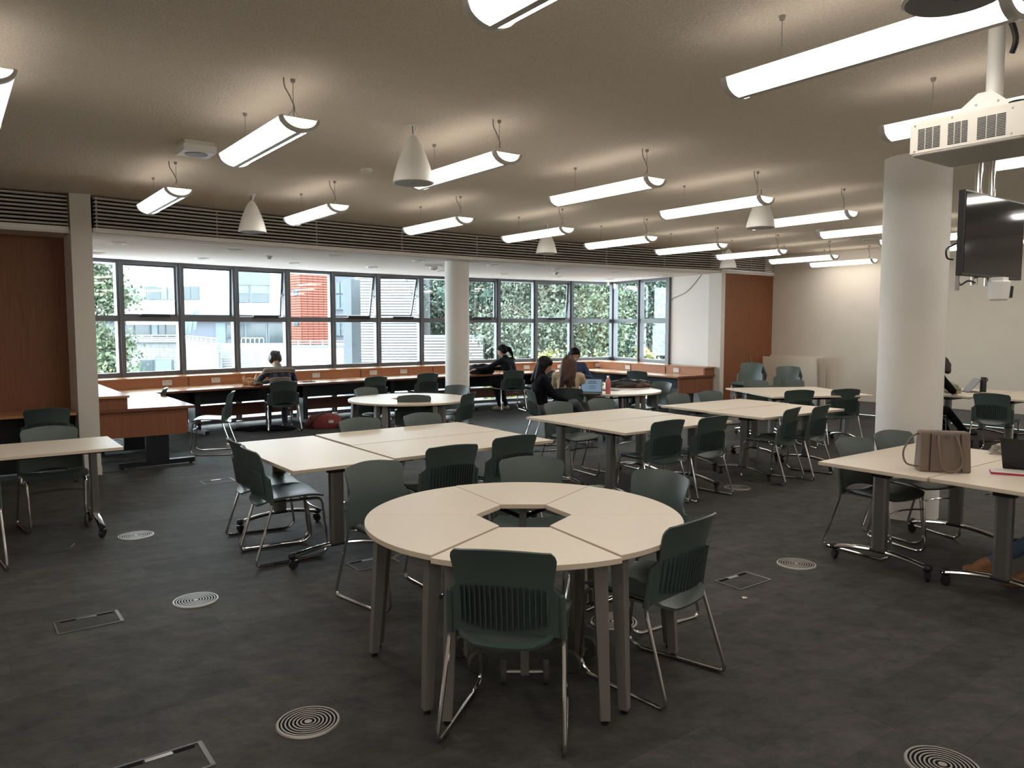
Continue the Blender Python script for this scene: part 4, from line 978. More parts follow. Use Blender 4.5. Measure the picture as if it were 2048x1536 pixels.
# dark coat at the window
o, hp, V = person('person in a long dark coat and beige trainers sitting sideways at the window desk', cb, F2 + 8, 'coat', 'coat', 'shoebeige', turn=42, nod=24,
    J=dict(waist=(-0.02, -0.04, 0.72), chest=(-0.07, 0.02, 0.93), neck=(-0.10, 0.07, 1.07), head=(-0.13, 0.11, 1.19), shl=(-0.24, 0.03, 1.0), shr=(0.07, 0.04, 1.01), ell=(-0.45, 0.18, 0.86), elr=(0.02, 0.27, 0.83), wrl=(-0.60, 0.36, 0.83), wrr=(-0.20, 0.42, 0.82),
           kl=(-0.14, 0.33, 0.50), kr=(0.04, 0.35, 0.50), al=(-0.14, 0.16, 0.09), ar=(0.06, 0.20, 0.09), tl=(-0.19, 0.30, 0.035), tr=(0.03, 0.34, 0.035)))
hair(o, cap_hair(hp, 0.098) + [(hp(0.0, -0.09, 0.02), hp(0.02, -0.14, -0.03), 0.05, 0.05), (hp(0.02, -0.14, -0.03), hp(0.03, -0.15, -0.14), 0.048, 0.03), (hp(0.03, -0.15, -0.14), hp(0.03, -0.13, -0.22), 0.03, 0.012)], 'hairblack')
# woman with black hair, in profile
qb = at(1054, 780, 0.81); ql = (qb.x + 0.27 * math.cos(math.radians(12)), qb.y + 0.27 * math.sin(math.radians(12)))
o, hp, V = person('woman with long black hair in black top and grey jeans sitting in profile', ql, 12, 'blacktop', 'greyjean', 'shoewhite', nod=26, turn=-8,
    J=dict(chest=(0, -0.09, 0.90), neck=(0, -0.07, 1.03), head=(0, -0.025, 1.14), shl=(-0.16, -0.08, 0.97), shr=(0.16, -0.08, 0.97), ell=(-0.21, 0.08, 0.74), elr=(0.21, 0.06, 0.74), wrl=(-0.07, 0.27, 0.66), wrr=(0.07, 0.27, 0.66),
           kl=(-0.09, 0.38, 0.55), al=(-0.09, 0.50, 0.13), tl=(-0.09, 0.64, 0.06), kr=(0.05, 0.40, 0.62), ar=(-0.02, 0.62, 0.36), tr=(-0.02, 0.74, 0.29)))
hair(o, cap_hair(hp, 0.100) + [(hp(-0.05, -0.05, 0.0), hp(-0.065, -0.02, -0.20), 0.055, 0.045), (hp(0.05, -0.05, 0.0), hp(0.065, -0.015, -0.20), 0.055, 0.045), (hp(0, -0.06, 0.0), hp(0, -0.045, -0.24), 0.060, 0.05), (hp(-0.07, 0.0, 0.03), hp(-0.088, 0.0, -0.14), 0.035, 0.03), (hp(0.07, 0.0, 0.03), hp(0.088, 0.0, -0.14), 0.035, 0.03)], 'hairblack')
# woman with long brown hair, from behind
qb = at(1135, 777, 0.81); f_ = math.radians(84); qw = (qb.x + 0.27 * math.cos(f_), qb.y + 0.27 * math.sin(f_))
o, hp, V = person('woman with long brown hair in a cream jumper seen from behind at the laptop', qw, 80, 'cream', 'darktrouser', 'shoewhite', nod=12, turn=-6,
    J=dict(chest=(0.01, -0.03, 0.90), neck=(0.01, 0.0, 1.03), head=(0.015, 0.03, 1.14), shl=(-0.165, -0.02, 0.97), shr=(0.175, -0.02, 0.96), ell=(-0.22, 0.12, 0.78), elr=(0.29, 0.10, 0.75), wrl=(-0.02, 0.36, 0.775), wrr=(0.20, 0.34, 0.775)))
hr_ = [(hp(-0.045, -0.06, 0.02), hp(-0.06, -0.09, -0.20), 0.062, 0.058), (hp(0.045, -0.06, 0.02), hp(0.06, -0.09, -0.20), 0.062, 0.058), (hp(0, -0.08, 0.02), hp(0, -0.10, -0.24), 0.066, 0.062)]
hr_ += [(hp(x, -0.10, -0.20), hp(x * 1.5 + 0.01, -0.115, -0.37 - 0.03 * math.cos(k * 2.3)), 0.036, 0.014) for k, x in enumerate((-0.075, -0.04, 0.0, 0.035, 0.07))] + [(hp(-0.07, -0.01, 0.03), hp(-0.085, -0.03, -0.15), 0.035, 0.035), (hp(0.07, -0.01, 0.03), hp(0.085, -0.03, -0.15), 0.035, 0.035)]
hair(o, cap_hair(hp, 0.100) + hr_, 'hairbrown')
# person with the camera, half hidden
q = deep(1139, 735, 13.3); fc = toward(q, RT3); f_ = math.radians(fc); qc = (q.x + 0.27 * math.cos(f_), q.y + 0.27 * math.sin(f_))
o, hp, V = person('dark-haired person in a navy top half hidden behind the brown-haired woman', qc, fc, 'navy', 'darktrouser', 'shoeblack', 'skintan', nod=22, fem=False,
    J=dict(ell=(-0.26, 0.12, 0.78), elr=(0.30, 0.12, 0.78), wrl=(-0.05, 0.30, 0.86), wrr=(0.10, 0.30, 0.86)))
hair(o, cap_hair(hp, 0.100), 'hairblack')
cm_ = tag(MB().span(-0.05, 0.05, -0.025, 0.025, 0, 0.06).lathe([(0.03, 0.025), (0.03, 0.06)], 14, (0.0, 0, 0.03), axis='Y').build('compact_camera', 'black', None, o.location + Matrix.Rotation(o.rotation_euler.z, 3, 'Z') @ Vector((0.03, 0.38, 0.86)), o.rotation_euler.z, bevel=0.004), 'small black camera held up by the half hidden person', 'camera')
# person behind the column
pcol = R(10.76, 5.0)
o, hp, V = person('person in black clothes and dark trainers partly hidden behind the white column', pcol, F1 - 14, 'blacktop', 'blacktop', 'shoeblack', nod=30, turn=60,
    J=dict(chest=(0.02, 0.10, 0.90), neck=(0.03, 0.20, 1.03), head=(0.05, 0.29, 1.13), shl=(-0.15, 0.13, 0.98), shr=(0.18, 0.12, 0.98), ell=(-0.2, 0.30, 0.80), elr=(0.25, 0.28, 0.80), wrl=(-0.05, 0.46, 0.775), wrr=(0.13, 0.46, 0.775),
           al=(0.0, 0.62, 0.10), tl=(0.08, 0.74, 0.04), ar=(0.16, 0.66, 0.22), tr=(0.28, 0.72, 0.20)))
hair(o, cap_hair(hp, 0.103) + [(hp(0.04, -0.06, -0.02), hp(0.05, -0.05, -0.10), 0.06, 0.045), (hp(-0.04, -0.06, -0.02), hp(-0.05, -0.05, -0.10), 0.06, 0.045)], 'hairdark')
# person at the right edge: only the legs come into the picture
pj = R(5.75, 1.0)
o, hp, V = person('person in blue jeans and tan boots, only the legs showing at the right edge', pj, F2, 'navy', 'bluejean', 'boot', fem=False,
    J=dict(kl=(-0.20, 0.60, 0.50), kr=(-0.05, 0.52, 0.52), al=(-0.34, 1.02, 0.16), tl=(-0.44, 1.13, 0.09), ar=(-0.24, 0.82, 0.12), tr=(-0.34, 0.93, 0.04)))
hair(o, cap_hair(hp, 0.10), 'hairdark')
# ================================================================== belongings
M['pink'] = mat('pink_bottle', (0.62, 0.19, 0.20), 0.35)
M['taupe'] = mat('taupe_leather', (0.16, 0.115, 0.09), 0.5, bump=0.15, bscale=220)
M['redbag'] = mat('red_nylon', (0.22, 0.030, 0.028), 0.6, var=0.25, scale=14, bump=0.5, bscale=22)
M['tan_paper'] = mat('kraft_paper', (0.48, 0.28, 0.14), 0.8)
M['paper'] = mat('paper', (0.78, 0.74, 0.68), 0.7)
M['magenta'] = mat('magenta_cover', (0.42, 0.03, 0.09), 0.5)
M['dullred'] = mat('brown_leather', (0.075, 0.03, 0.026), 0.5)
M['screenblue'] = emat('screen_page', (0.20, 0.33, 0.46), 0.55, 0.03)
M['screendark'] = emat('screen_dark_text', (0.04, 0.07, 0.11), 0.5, 0.03)
M['cleargrey'] = mat('crinkled_wrap', (0.30, 0.28, 0.25), 0.3, var=0.5, scale=30)
M['greencloth'] = mat('pale_green_wrap', (0.28, 0.29, 0.20), 0.6, var=0.4, scale=30)
def blob(size, amp, seed, sub=3, flat=True, freq=6.0):
    from mathutils import noise
    bm = bmesh.new(); bmesh.ops.create_icosphere(bm, subdivisions=sub, radius=1.0)
    for v in bm.verts:
        n = noise.noise(v.co * freq * 0.3 + Vector((seed, seed * 1.7, 0))) + 0.5 * noise.noise(v.co * freq + Vector((0, seed, seed)))
        c = v.co * (1 + amp * n); c = Vector((c.x * size[0], c.y * size[1], c.z * size[2]))
        if flat and c.z < -size[2] * 0.55: c.z = -size[2] * 0.55
        v.co = c + Vector((0, 0, size[2] * 0.55))
    b = MB(); b.v = [tuple(v.co) for v in bm.verts]; b.f = [tuple(v.index for v in f.verts) for f in bm.faces]; b.mi = [0] * len(b.f); bm.free(); return b
TZ = 0.7205
# laptop
lp = thing('laptop', 'open black laptop with a web page, in front of the brown-haired woman', 'laptop', at(1181, 789, TZ) , math.radians(-12))
MB().span(-0.15, 0.15, -0.11, 0.11, 0, 0.018).build('base', 'black', lp, smooth=0, bevel=0.004)
MB().span(-0.14, 0.14, -0.02, 0.09, 0.018, 0.0195).build('keyboard', 'greyplastic', lp, smooth=0)
tl_ = Matrix.Rotation(math.radians(-17), 3, 'X')
ld = empty('lid', (0, 0.105, 0.018), 0, lp); ld.rotation_euler = (math.radians(-14), 0, 0)
MB().span(-0.15, 0.15, 0, 0.008, 0, 0.20).build('lid_shell', 'black', ld, smooth=0, bevel=0.003)
MB().span(-0.142, 0.142, -0.0012, 0.0, 0.012, 0.192).build('screen', 'screenblue', ld, smooth=0)
for k, (z, w_) in enumerate(((0.155, 0.055), (0.13, 0.065), (0.095, 0.045), (0.075, 0.055), (0.055, 0.045))):
    MB().span(-w_ + 0.01, w_ + 0.01, -0.0018, -0.0012, z, z + (0.012 if k < 2 else 0.006)).build('text_block', 'screendark', ld, smooth=0)
# bottle, cups, bag on the far round table
bt = thing('water_bottle', 'pink metal water bottle standing on the far round table', 'bottle', at(1216, 788, TZ))
MB().lathe([(0.034, 0.0), (0.037, 0.006), (0.037, 0.15), (0.033, 0.185), (0.022, 0.215), (0.017, 0.228)], 24).build('bottle_body', 'pink', bt)
MB().lathe([(0.0185, 0.226), (0.0185, 0.258), (0.016, 0.262), (0.0, 0.262)], 20).build('cap', 'chrome', bt)
MB().lathe([(0.017, 0.222), (0.019, 0.224), (0.019, 0.228), (0.017, 0.230)], 20).build('collar', 'white', bt)
e = thing('cosmetic_bottle', 'tiny pink roll-on bottle beside the laptop', 'bottle', at(1202, 785, TZ))
MB().lathe([(0.02, 0), (0.022, 0.01), (0.022, 0.035)], 16).build('pot', 'white', e); MB().lathe([(0.021, 0.035), (0.021, 0.06), (0.012, 0.072), (0, 0.074)], 16).build('lid', 'pink', e)
cu = thing('cup', 'small white cup behind the laptop on the far round table', 'cup', at(1203, 774, TZ))
MB().lathe([(0.028, 0), (0.036, 0.08), (0.034, 0.08), (0.026, 0.006), (0, 0.006)], 20).build('cup_wall', 'paper', cu); MB().lathe([(0.036, 0.03), (0.0375, 0.05), (0.036, 0.05)], 20).build('sleeve', 'chrome', cu)
bg_ = thing('shoulder_bag', 'black and brown shoulder bag lying behind the pink bottle', 'bag', at(1258, 775, TZ), 0.1)
blob((0.30, 0.13, 0.085), 0.35, 3.1).build('bag_body', 'black', bg_); blob((0.15, 0.09, 0.055), 0.25, 5.2).build('flap', 'dullred', bg_, (0.17, -0.07, 0.005))
MB().tube(curvepts([(-0.2, 0, 0.09), (-0.05, -0.02, 0.16), (0.12, -0.03, 0.13), (0.26, -0.04, 0.07)], 6), 0.008, 6).build('strap', 'black', bg_)
# handbag
hb = thing('handbag', 'taupe leather handbag with loop handles on the right table', 'handbag', at(1883, 944, TZ) + Vector((0.03, 0.05, 0)), math.radians(-14))
def bagpt(w0, d0, w1, d1, h): return [(-w0, -d0, 0), (w0, -d0, 0), (w0, d0, 0), (-w0, d0, 0), (-w1, -d1, h), (w1, -d1, h), (w1, d1, h), (-w1, d1, h)]
BF = [(3, 2, 1, 0), (4, 5, 6, 7), (0, 1, 5, 4), (1, 2, 6, 5), (2, 3, 7, 6), (3, 0, 4, 7)]
MB().add(bagpt(0.155, 0.075, 0.148, 0.05, 0.265), BF).build('bag_body', 'taupe', hb, smooth=0, bevel=0.012)
MB().add(bagpt(0.098, 0.079, 0.09, 0.054, 0.255), BF).build('front_panel', 'taupe', hb, smooth=0, bevel=0.01)
for s in (-1, 1):
    MB().tube(curvepts([(-0.045, s * 0.058, 0.245), (-0.05, s * 0.10, 0.17), (-0.03, s * 0.115, 0.04), (0.03, s * 0.12, 0.012), (0.085, s * 0.115, 0.06), (0.075, s * 0.10, 0.17), (0.06, s * 0.058, 0.245)], 5), 0.008, 8).build('handle', 'taupe', hb)
    for x in (-0.045, 0.06): MB().lathe([(0.011, -0.004), (0.011, 0.004)], 12, (x, s * 0.062, 0.243), axis='Y').build('handle_ring', 'chrome', hb)
MB().tube(curvepts([(-0.15, 0, 0.245), (-0.20, -0.03, 0.22), (-0.25, -0.05, 0.13), (-0.23, -0.05, 0.05), (-0.155, -0.04, 0.03)], 6), 0.006, 8).build('shoulder_strap', 'taupe', hb)
MB().span(-0.005, 0.025, -0.064, -0.056, 0.225, 0.25).build('clasp', 'chrome', hb, smooth=0)
for x in (-0.096, 0.096): MB().tube([(x, -0.081, 0.01), (x * 0.92, -0.057, 0.255)], 0.003, 6).build('piping', 'black', hb)
# notebook, laptop at the edge, wrap
nb = thing('notebook', 'cream notebook with a magenta edge at the right border', 'notebook', at(2018, 947, TZ), math.radians(-28))
MB().span(-0.105, 0.105, -0.075, 0.075, 0.0, 0.004).build('back_cover', 'magenta', nb, smooth=0); MB().span(-0.102, 0.105, -0.073, 0.073, 0.004, 0.014).build('pages', 'magenta', nb, smooth=0); MB().span(-0.105, 0.105, -0.075, 0.075, 0.014, 0.017).build('front_cover', 'paper', nb, smooth=0)
l2 = thing('laptop', 'dark laptop seen from behind, cut by the right border', 'laptop', Vector((3.47, 4.98, TZ)), math.radians(128))
MB().span(-0.16, 0.16, -0.11, 0.11, 0, 0.016).build('base', 'black', l2, smooth=0, bevel=0.003)
d2 = empty('lid', (0, 0.11, 0.016), 0, l2); d2.rotation_euler = (math.radians(-18), 0, 0); MB().span(-0.16, 0.16, 0, 0.008, 0, 0.22).build('lid_shell', 'blackmetal', d2, smooth=0, bevel=0.003)
tag(blob((0.09, 0.07, 0.05), 0.8, 8.0, freq=9).build('food_wrap', 'cleargrey', None, at(2008, 908, TZ), smooth=0), 'crumpled clear food wrap on the handbag table', 'wrapper')
# window desk things
pz = Vector((0, 0, 0.721))
b_ = rayhit(500, lambda a: deskb(a) + 0.35)
pb = thing('paper_bag', 'crumpled tan paper bag on the window desk by the jumper', 'paper bag', R(b_, deskb(b_) + 0.30) + pz, 0.4)
blob((0.15, 0.11, 0.07), 0.45, 2.4).build('bag_base', 'tan_paper', pb, smooth=0)
MB().add([(0.0, 0.0, 0.05), (0.12, 0.02, 0.06), (0.07, 0.05, 0.19), (0.02, -0.06, 0.06), (0.12, -0.05, 0.05)], [(0, 1, 2), (3, 4, 2), (0, 3, 2), (1, 4, 2), (0, 1, 4, 3)]).build('torn_flap', 'tan_paper', pb, smooth=0)
MB().add([(-0.14, 0.0, 0.03), (-0.05, 0.03, 0.05), (-0.16, 0.02, 0.12), (-0.14, -0.04, 0.03), (-0.06, -0.05, 0.05), (-0.13, 0.0, 0.17)], [(0, 1, 2), (3, 4, 5), (0, 3, 5, 2), (1, 4, 5, 2), (0, 1, 4, 3)]).build('torn_flap', 'tan_paper', pb, smooth=0)
b_ = rayhit(616, lambda a: deskb(a) + 0.2)
ph = thing('tablet', 'dark tablet lying on the window desk right of the jumper', 'tablet', R(b_, deskb(b_) + 0.28) + pz, 0.7)
MB().span(-0.12, 0.12, -0.085, 0.085, 0, 0.009).build('case', 'black', ph, smooth=0, bevel=0.003); MB().span(-0.112, 0.112, -0.078, 0.078, 0.009, 0.0098).build('screen', 'screenoff', ph, smooth=0)
b_ = rayhit(962, lambda a: deskb(a) + 0.3)
bp = thing('backpack', 'black backpack lying on the window desk beside the column', 'backpack', R(b_, deskb(b_) + 0.30) + pz, TH)
blob((0.30, 0.20, 0.13), 0.22, 6.6).build('pack_body', 'coat', bp); blob((0.17, 0.10, 0.07), 0.2, 9.1).build('front_pocket', 'blacktop', bp, (0.03, -0.14, 0.01))
MB().tube(curvepts([(-0.2, -0.05, 0.14), (-0.05, -0.1, 0.20), (0.12, -0.12, 0.17), (0.27, -0.10, 0.10)], 6), 0.012, 8).build('strap', 'black', bp)
tag(MB().tube(curvepts([(0.0, 0, 0.0), (0.04, -0.05, 0.02), (0.05, -0.20, -0.02), (0.04, -0.22, -0.16), (-0.08, -0.16, -0.30), (-0.26, -0.02, -0.26)], 7), 0.007, 6).build('charging_cable', 'paper', None, R(b_ + 0.30, deskb(b_) + 0.10) + pz + Vector((0, 0, 0.01)), TH), 'white charging cable drooping from the window desk by the dark coat', 'cable')
# floor things
rb_ = thing('duffel_bag', 'red duffel bag lying on the carpet by the window desk', 'bag', at(645, 858, 0.0) + Vector((0, 0.15, 0)), 0.15)
blob((0.29, 0.17, 0.155), 0.22, 4.4, freq=5).build('bag_body', 'redbag', rb_); MB().span(0.08, 0.16, -0.178, -0.172, 0.10, 0.145).build('label_patch', 'paper', rb_, smooth=0)
MB().tube(curvepts([(-0.26, -0.06, 0.05), (-0.20, -0.16, 0.12), (-0.10, -0.13, 0.22), (-0.02, -0.03, 0.25), (0.05, -0.1, 0.20)], 6), 0.011, 6).build('strap', 'rubber', rb_)
jk = tag(blob((0.42, 0.16, 0.045), 0.6, 1.3, freq=7).build('jacket', 'coat', None, at(525, 862, 0.0) + Vector((0, 0.1, 0)), 0.1), 'black jacket dropped on the carpet by the patterned jumper', 'jacket')
tag(MB().add([(0, 0, 0.001), (0.03, 0.004, 0.001), (0.032, 0.018, 0.003), (0.004, 0.02, 0.006)], [(0, 1, 2, 3)]).build('paper_scrap', 'paper', None, at(1485, 1197, 0.0), smooth=0), 'tiny white scrap on the carpet below the floor box', 'scrap')
tag(MB().tube([(0, 0, 0.003), (0.02, -0.05, 0.003), (0.03, -0.10, 0.003)], 0.003, 6).build('drinking_straw', 'greencloth', None, at(149, 1087, 0.0)), 'pale drinking straw on the carpet at left', 'straw')
# far right tables
tb = thing('tablet', 'grey tablet propped on a stand on the far right table', 'tablet', R(11.95, 4.93, TZ), TH - 0.75)
d3 = empty('panel', (0, 0, 0.0), 0, tb); d3.rotation_euler = (0, math.radians(38), 0); MB().span(-0.005, 0.005, -0.11, 0.11, 0.0, 0.25).build('screen_panel', 'greyplastic', d3, smooth=0); MB().span(-0.04, 0.16, -0.11, 0.11, 0, 0.008).build('keyboard_cover', 'dullred', tb, smooth=0)
fk = thing('flask', 'black cylindrical flask on the far right table beside the tablet', 'flask', R(12.15, 4.78, TZ))
MB().lathe([(0.04, 0), (0.042, 0.005), (0.042, 0.185), (0.036, 0.195)], 24).build('flask_body', 'black', fk); MB().lathe([(0.036, 0.193), (0.036, 0.215), (0, 0.217)], 20).build('lid', 'black', fk); MB().tube(curvepts([(0.03, 0, 0.205), (0.055, 0, 0.20), (0.06, 0, 0.165), (0.044, 0, 0.15)], 4), 0.006, 6).build('carry_loop', 'black', fk)
tag(blob((0.13, 0.11, 0.10), 0.5, 7.7, freq=8).build('snack_bag', 'greencloth', None, R(11.55, 4.98, TZ), smooth=0), 'pale green crumpled snack bag in front of the hidden person', 'snack bag')
# leaning boards by the right wall
for k, (a_, b0_, b1_, lean) in enumerate(((13.66, 8.32, 9.52, 0.05), (13.80, 8.25, 9.44, 0.06))):
    o = thing('white_board', ('front' if k == 0 else 'rear') + ' one of two big white boards leaning at the right wall', 'board', R(a_, (b0_ + b1_) / 2, 0.0), TH + PI / 2)
    pn = empty('panel_pivot', (0, 0, 0.01), 0, o); pn.rotation_euler = (math.radians(-5), 0, 0)
    Lb = b1_ - b0_
    MB().span(-Lb / 2, Lb / 2, -0.013, 0.013, 0.0, 1.08 - 0.03 * (1 - k)).build('board_panel', 'laminate', pn, smooth=0); MB().span(-Lb / 2 - 0.012, -Lb / 2, -0.016, 0.016, 0.0, 1.06).build('edge_channel', 'lampmetal', pn, smooth=0)
# corner sensors and the loose cable on the bay wall
o = tag(MB().span(-0.03, 0.03, -0.02, 0.02, 0, 0.12).build('alarm_sensor', 'white', None, R(WR - 0.10, winb(WR) - 0.16, 2.56), TH - 0.4, bevel=0.005), 'white alarm sensor high in the bay corner, lower one', 'sensor')
o = tag(MB().span(-0.03, 0.03, -0.02, 0.02, 0, 0.08).build('alarm_sensor', 'offwhite', None, R(WR - 0.26, winb(WR) - 0.10, 2.63), TH - 0.2, bevel=0.005), 'small white contact box on the window head beside the corner', 'sensor')
def onwall(x, y):
    d = ray(x, y); p0, p1 = R(*Q0), R(*Q1); ex = p1 - p0; den = ex.x * d.y - ex.y * d.x; t = (p0.y * d.x - p0.x * d.y) / den; p = p0 + ex * t; s = p.y / d.y
    n = Vector((-ex.y, ex.x, 0)).normalized() * -1.0
    return Vector((p.x, p.y, CAM_H + d.z * s)) + n * 0.015
tag(MB().tube(curvepts([onwall(*q) for q in ((1405, 548), (1390, 567), (1375, 583), (1358, 592), (1348, 596), (1342, 602))], 5), 0.006, 6).build('loose_cable', 'wire', None), 'thin loose cable hanging across the white bay wall', 'cable')
# ================================================================== outside
M['render'] = mat('white_render', (0.42, 0.43, 0.44), 0.8)
M['stone'] = mat('pale_stone', (0.15, 0.155, 0.16), 0.85, var=0.08, scale=2)
M['stonecap'] = mat('stone_coping', (0.13, 0.135, 0.145), 0.85)
M['greyclad'] = mat('grey_cladding', (0.085, 0.095, 0.12), 0.6)
M['extglass'] = mat('building_glass', (0.03, 0.045, 0.05), 0.12)
M['blind'] = mat('pale_blind', (0.10, 0.135, 0.15), 0.6)
M['extframe'] = mat('building_frame', (0.09, 0.105, 0.12), 0.5)
M['terracotta'] = mat('terracotta_tile', (0.185, 0.05, 0.03), 0.7, var=0.10, scale=0.6)
M['terrajoint'] = mat('terracotta_joint', (0.16, 0.05, 0.035), 0.9)
M['concrete'] = mat('concrete', (0.055, 0.065, 0.072), 0.85, var=0.06, scale=4)
M['paving'] = mat('paving', (0.20, 0.205, 0.21), 0.9, var=0.06, scale=1)
M['bank'] = mat('planting_bank', (0.045, 0.06, 0.045), 0.95, var=0.4, scale=3)
M['bark'] = mat('bark', (0.16, 0.13, 0.10), 0.9, var=0.3, scale=10)
M['eave'] = mat('eave_paint', (0.3, 0.32, 0.30), 0.8)
M['railwhite'] = mat('white_rail', (0.70, 0.74, 0.78), 0.5)
M['flag'] = mat('pale_blue_flag', (0.09, 0.2, 0.25), 0.7)
def leafmat(name, c):
    m = mat(name, c, 0.6, var=0.35, scale=1.3); b = m.node_tree.nodes['Principled BSDF']; return m
M['leaf_a'] = leafmat('leaf_fresh', (0.060, 0.088, 0.044)); M['leaf_b'] = leafmat('leaf_blue_green', (0.034, 0.060, 0.048)); M['leaf_c'] = leafmat('leaf_olive', (0.066, 0.082, 0.055)); M['leaf_y'] = leafmat('leaf_yellow', (0.13, 0.13, 0.03))
GZ = -4.2
struct(MB().prism([(-80, 14.6), (80, 19.5), (140, 200), (-140, 200)], GZ - 0.2, GZ).build('ground', 'paving', smooth=0))
# eave of this building with a ragged outer edge
ev = [(a, b + 0.06) for a, b in arc(winb, WL - 1.2, WR + 0.3, 40)]
od = []
for k, (a, b) in enumerate(arc(lambda a: winb(a) + 1.35, WL - 1.2, WR + 0.6, 60)):
    od.append((a, b + (random.uniform(-0.16, 0.12) if 10 < k < 26 else random.uniform(-0.02, 0.02))))
struct(MB().prism([R(a, b)[:2] for a, b in ev] + [R(a, b)[:2] for a, b in reversed(od)], 2.74, 2.84).build('roof_eave', 'eave', smooth=0))
pp = deep(705, 700, 17.6)
pl = struct(MB().box((pp.x, pp.y, (GZ + 2.74) / 2), (0.27, 0.30, 2.74 - GZ), TH + 0.25).build('outdoor_pillar', 'concrete', smooth=0))
def facade(o, name, x0, x1, y0, y1, D0, D1, m, th=0.3, push=0.0):
    """a wall part standing upright between two pixel columns, at distances D0 and D1"""
    a = deep(x0, 652, D0 - push); b = deep(x1, 652, D1 - push)
    zt = CAM_H + (652 - y0) / FPX * D0; zb = CAM_H + (652 - y1) / FPX * D0
    d = (b - a); n = Vector((-d.y, d.x, 0)).normalized() * th
    return MB().prism([a[:2], b[:2], (b + n)[:2], (a + n)[:2]], zb, zt).build(name, m, o, smooth=0)
def lerpD(x, x0, x1, D0, D1):      # distance at which a pixel column meets the facade line
    a = deep(x0, 652, D0); b = deep(x1, 652, D1); d = ray(x, 652); ex = b - a
    t = (a.y * d.x - a.x * d.y) / (ex.x * d.y - ex.y * d.x); return a.y + ex.y * t
def win(o, line, x0, x1, y0, y1, pane='extglass', fr='extframe'):
    X0, X1, D0, D1 = line; da, db = lerpD(x0, *line), lerpD(x1, *line)
    f = facade(o, 'window', x0, x1, y0, y1, da, db, fr, 0.2, 0.12)
    w_ = (x1 - x0) * 0.06 + 0.5; facade(f, 'pane', x0 + w_, x1 - w_, y0 + 0.9, y1 - 0.9, da, db, pane, 0.05, 0.2)
    return f
# main white block
mb = tag(empty('white_building'), 'white rendered building with grey ground floor seen through the left windows', 'building')
LN = (150, 582, 92, 96)
facade(mb, 'wall', 150, 582, 430, 641, 92, 96, 'render', 6)
facade(mb, 'ground_floor', 150, 582, 641, 692, 92, 96, 'greyclad', 6, -0.8)
for x0, x1, pn in ((245, 295, 'blind'), (296, 325, 'extglass'), (325, 337, 'blind'), (338, 366, 'blind'), (367, 384, 'extglass'), (385, 401, 'extglass')): win(mb, LN, x0, x1, 573, 600, pn)
facade(mb, 'grey_panel', 472, 541, 540, 571, 95, 95.6, 'greyclad', 0.2, 0.25)
for x0, x1 in ((473, 501), (502, 541)):
    for y0, y1 in ((571, 588), (588, 606)): win(mb, LN, x0, x1, y0, y1, 'extglass' if y0 > 580 else 'blind')
LG = (150, 582, 92.8, 96.8)
for x0, x1, y0, y1, pn in ((255, 268, 650, 670, 'extglass'), (271, 300, 650, 670, 'extglass'), (303, 316, 643, 672, 'blind'), (317, 331, 643, 672, 'extglass'), (332, 352, 643, 672, 'extglass'), (430, 452, 645, 690, 'blind'), (453, 472, 650, 676, 'extglass'), (476, 488, 646, 690, 'extglass'), (489, 534, 646, 690, 'extglass'), (536, 570, 646, 690, 'extglass')): win(mb, LG, x0, x1, y0, y1, pn)
facade(mb, 'canopy', 253, 353, 640, 649, 90, 91, 'render', 1.0)
# terrace wing with stone wall, windows, globe lamps and a railing
tw = tag(empty('terrace_wing'), 'low pale stone wing with a railed terrace outside the left windows', 'building')
LW = (120, 364, 80, 80)
rng = random.Random(3)
yrow = [684, 694, 704, 714, 724, 734, 744, 754, 764, 774]
for r_ in range(len(yrow) - 1):
    x = 120 + (r_ % 2) * 9
    while x < 362:
        x2 = min(364, x + 18); facade(tw, 'stone_block', x, x2 - 0.25, yrow[r_], yrow[r_ + 1] - 0.25, 80, 80, 'stone', 0.5, 0.02 * rng.random()); x = x2
facade(tw, 'coping', 118, 366, 681, 684.5, 79.6, 79.6, 'stonecap', 1.2)
facade(tw, 'wall_core', 120, 364, 684, 790, 80.3, 80.3, 'stone', 4)
for x0, x1, pn in ((178, 206, 'blind'), (209, 236, 'blind'), (275, 306, 'extglass'), (307, 343, 'blind')): win(tw, LW, x0, x1, 719, 744, pn)
LS = (364, 432, 80, 60)
for r_ in range(7):
    for k in range(4): facade(tw, 'stone_block', 364 + 17 * k, 364 + 17 * (k + 1) - 0.3, 684 + 10 * r_, 693.7 + 10 * r_, lerpD(364 + 17 * k, *LS), lerpD(364 + 17 * (k + 1) - 0.3, *LS), 'stone', 0.4)
a = deep(364, 652, 80); b = deep(432, 652, 60)
for p, q in ((deep(120, 652, 79.7), deep(364, 652, 79.7)), (a, b)):
    for zz in (0.12, 0.30, 0.48, 0.70):
        MB().tube([p + Vector((0, 0, zz - CAM_H)), q + Vector((0, 0, zz - CAM_H))], 0.045 if zz > 0.6 else 0.025, 6).build('rail', 'railwhite', tw)
    for k in range(9):
        c = p.lerp(q, k / 8); MB().tube([Vector((c.x, c.y, -0.02)), Vector((c.x, c.y, 0.72))], 0.035, 6).build('rail_post', 'railwhite', tw)
for x in (209, 308):
    c = deep(x, 711, 79.4); MB().lathe([(0.0, -0.24), (0.17, -0.17), (0.24, 0), (0.17, 0.17), (0, 0.24)], 14, c).build('globe_lamp', 'render', tw)
